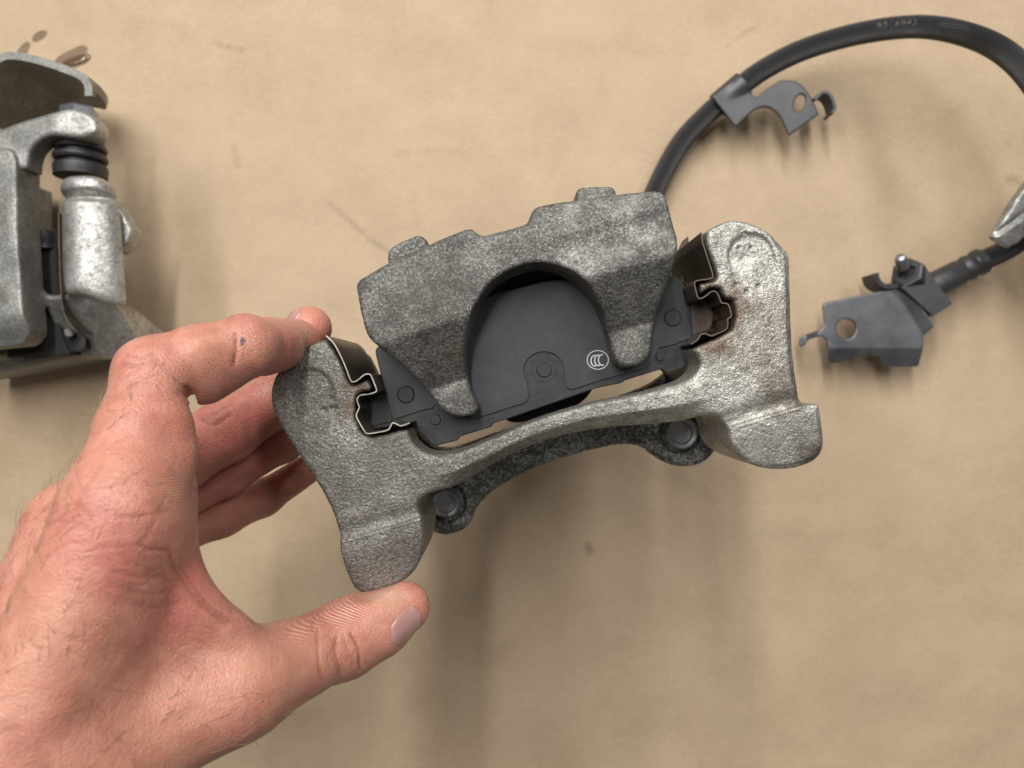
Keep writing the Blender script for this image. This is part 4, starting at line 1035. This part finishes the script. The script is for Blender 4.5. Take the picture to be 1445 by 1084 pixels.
# ------------------------------------------------------------------ corner of one more casting at the right edge
def corner():
    C3 = thing('metal_casting', 'scuffed grey metal casting with a pointed corner jutting over the black hose', 'metal casting', (*W2(1500, 300, 395), 0))
    D = 345.
    lo = W2(1398, 420, D); hi = W2(1700, 190, D)
    vol = Vol((lo[0], lo[1], -1), (hi[0] + 4, hi[1] + 4, 66), .8)
    X, Y = vol.X2, vol.Y2
    P = poly([(1403, 333, 1), (1424, 296, 6), (1446, 262, 6), (1500, 200, 10), (1600, 210), (1600, 400), (1500, 385, 10), (1447, 359, 4), (1426, 347, 1)], D)
    a = np.array(W2(1404, 332, D)); b = np.array(W2(1450, 300, D)); e = (b - a) / np.linalg.norm(b - a); n = np.array([e[1], -e[0]])
    s = (X - a[0]) * n[0] + (Y - a[1]) * n[1]
    zf = 55 - 2.6 * np.exp(-((s + .2) / 1.2) ** 2) - .5 * np.maximum(s, 0) + .25 * np.maximum(-s - 3, 0) + vnoise(X, Y, X * 0, 5, 2) * .5
    vol.add(vol.prism(P, 49, zf.astype(np.float32), 1.6))
    Bq = poly([(1570, 220), (1690, 215, 10), (1690, 395, 10), (1570, 385)], D)
    vol.add(vol.prism(Bq, 0., 53, 3.), 2.)
    cast('casting_body', vol, M_SILVER, C3, .16, 61, near([(1440, 322)], D, [(5, .4)]), lambda V: np.clip(.5 + vnoise(*V.T, 4, 77) * .5, 0, 1))
corner()

# ------------------------------------------------------------------ wet oil spots on the paper
def oil_mat():
    m, nt, b = material('oil'); b.inputs['Base Color'].default_value = (.13, .078, .042, 1); b.inputs['Roughness'].default_value = .05
    b.inputs['Specular IOR Level'].default_value = .6; q = NB(nt); q.to(q.bump(q.noise(260, 3, .5), .0004, .5), b, 'Normal'); return m
def soak_mat():
    m, nt, b = material('oil_soaked_paper'); q = NB(nt)
    q.to(q.ramp(q.noise(160, 4, .6), [(.3, (.17, .105, .06)), (.7, (.225, .145, .085))]), b, 'Base Color'); b.inputs['Roughness'].default_value = .5; return m
M_OIL = oil_mat(); M_SOAK = soak_mat()
def spot(name, pts, h, mat, label, parent=None):
    P = smooth_closed(np.array([W2(*p, 400.) for p in pts]), 3)
    c = P.mean(0); z = max(pz(*p) for p in P)
    rings = [1., .97, .9, .75, .5, .2]; V = []
    if parent is None:
        o_ = bpy.data.objects.new('x', None)
    for r in rings:
        for p in P:
            q = c + (p - c) * r; V.append((q[0], q[1], max(pz(*q), 0 if False else pz(*q)) + .05 + h * (1 - r ** 3) ** .6))
    V.append((c[0], c[1], pz(*c) + .05 + h)); n = len(P)
    Q = [[i * n + j, i * n + (j + 1) % n, (i + 1) * n + (j + 1) % n, (i + 1) * n + j] for i in range(len(rings) - 1) for j in range(n)]
    k = (len(rings) - 1) * n
    V = np.array(V)
    for j in range(0, n, 2): Q.append([k + j, k + (j + 1) % n, k + (j + 2) % n, len(V) - 1])
    o = quads(name, V, Q, mat, parent)
    bm = bmesh.new(); bm.from_mesh(o.data); bmesh.ops.recalc_face_normals(bm, faces=bm.faces)
    if sum(f.normal.z for f in bm.faces) < 0: bmesh.ops.reverse_faces(bm, faces=bm.faces)
    bm.to_mesh(o.data); bm.free()
    if label: o['label'] = label
    if parent is None: o['category'] = 'oil spot'; o['group'] = 'oil spots on the paper'
    return o
s1 = spot('oil_spot', [(66, 100), (74, 78), (95, 68), (112, 60), (122, 64), (118, 72), (127, 76), (122, 86), (100, 94), (85, 104)], .05, M_SOAK, 'large wet oil spot with a glossy pool, beside the second caliper')
spot('oil_pool', [(84, 84), (98, 78), (114, 73), (125, 76), (121, 84), (104, 90), (90, 93), (84, 90)], .9, M_OIL, None, s1)
spot('oil_spot', [(40, 52), (44, 44), (56, 39), (64, 41), (60, 50), (48, 56), (42, 56)], .06, M_SOAK, 'small oval dry oil spot apart from the other spots')
spot('oil_spot', [(10, 86), (20, 66), (30, 55), (39, 56), (36, 68), (26, 84), (16, 92)], .06, M_SOAK, 'narrow oil streak running out from under the bent bracket sheet')
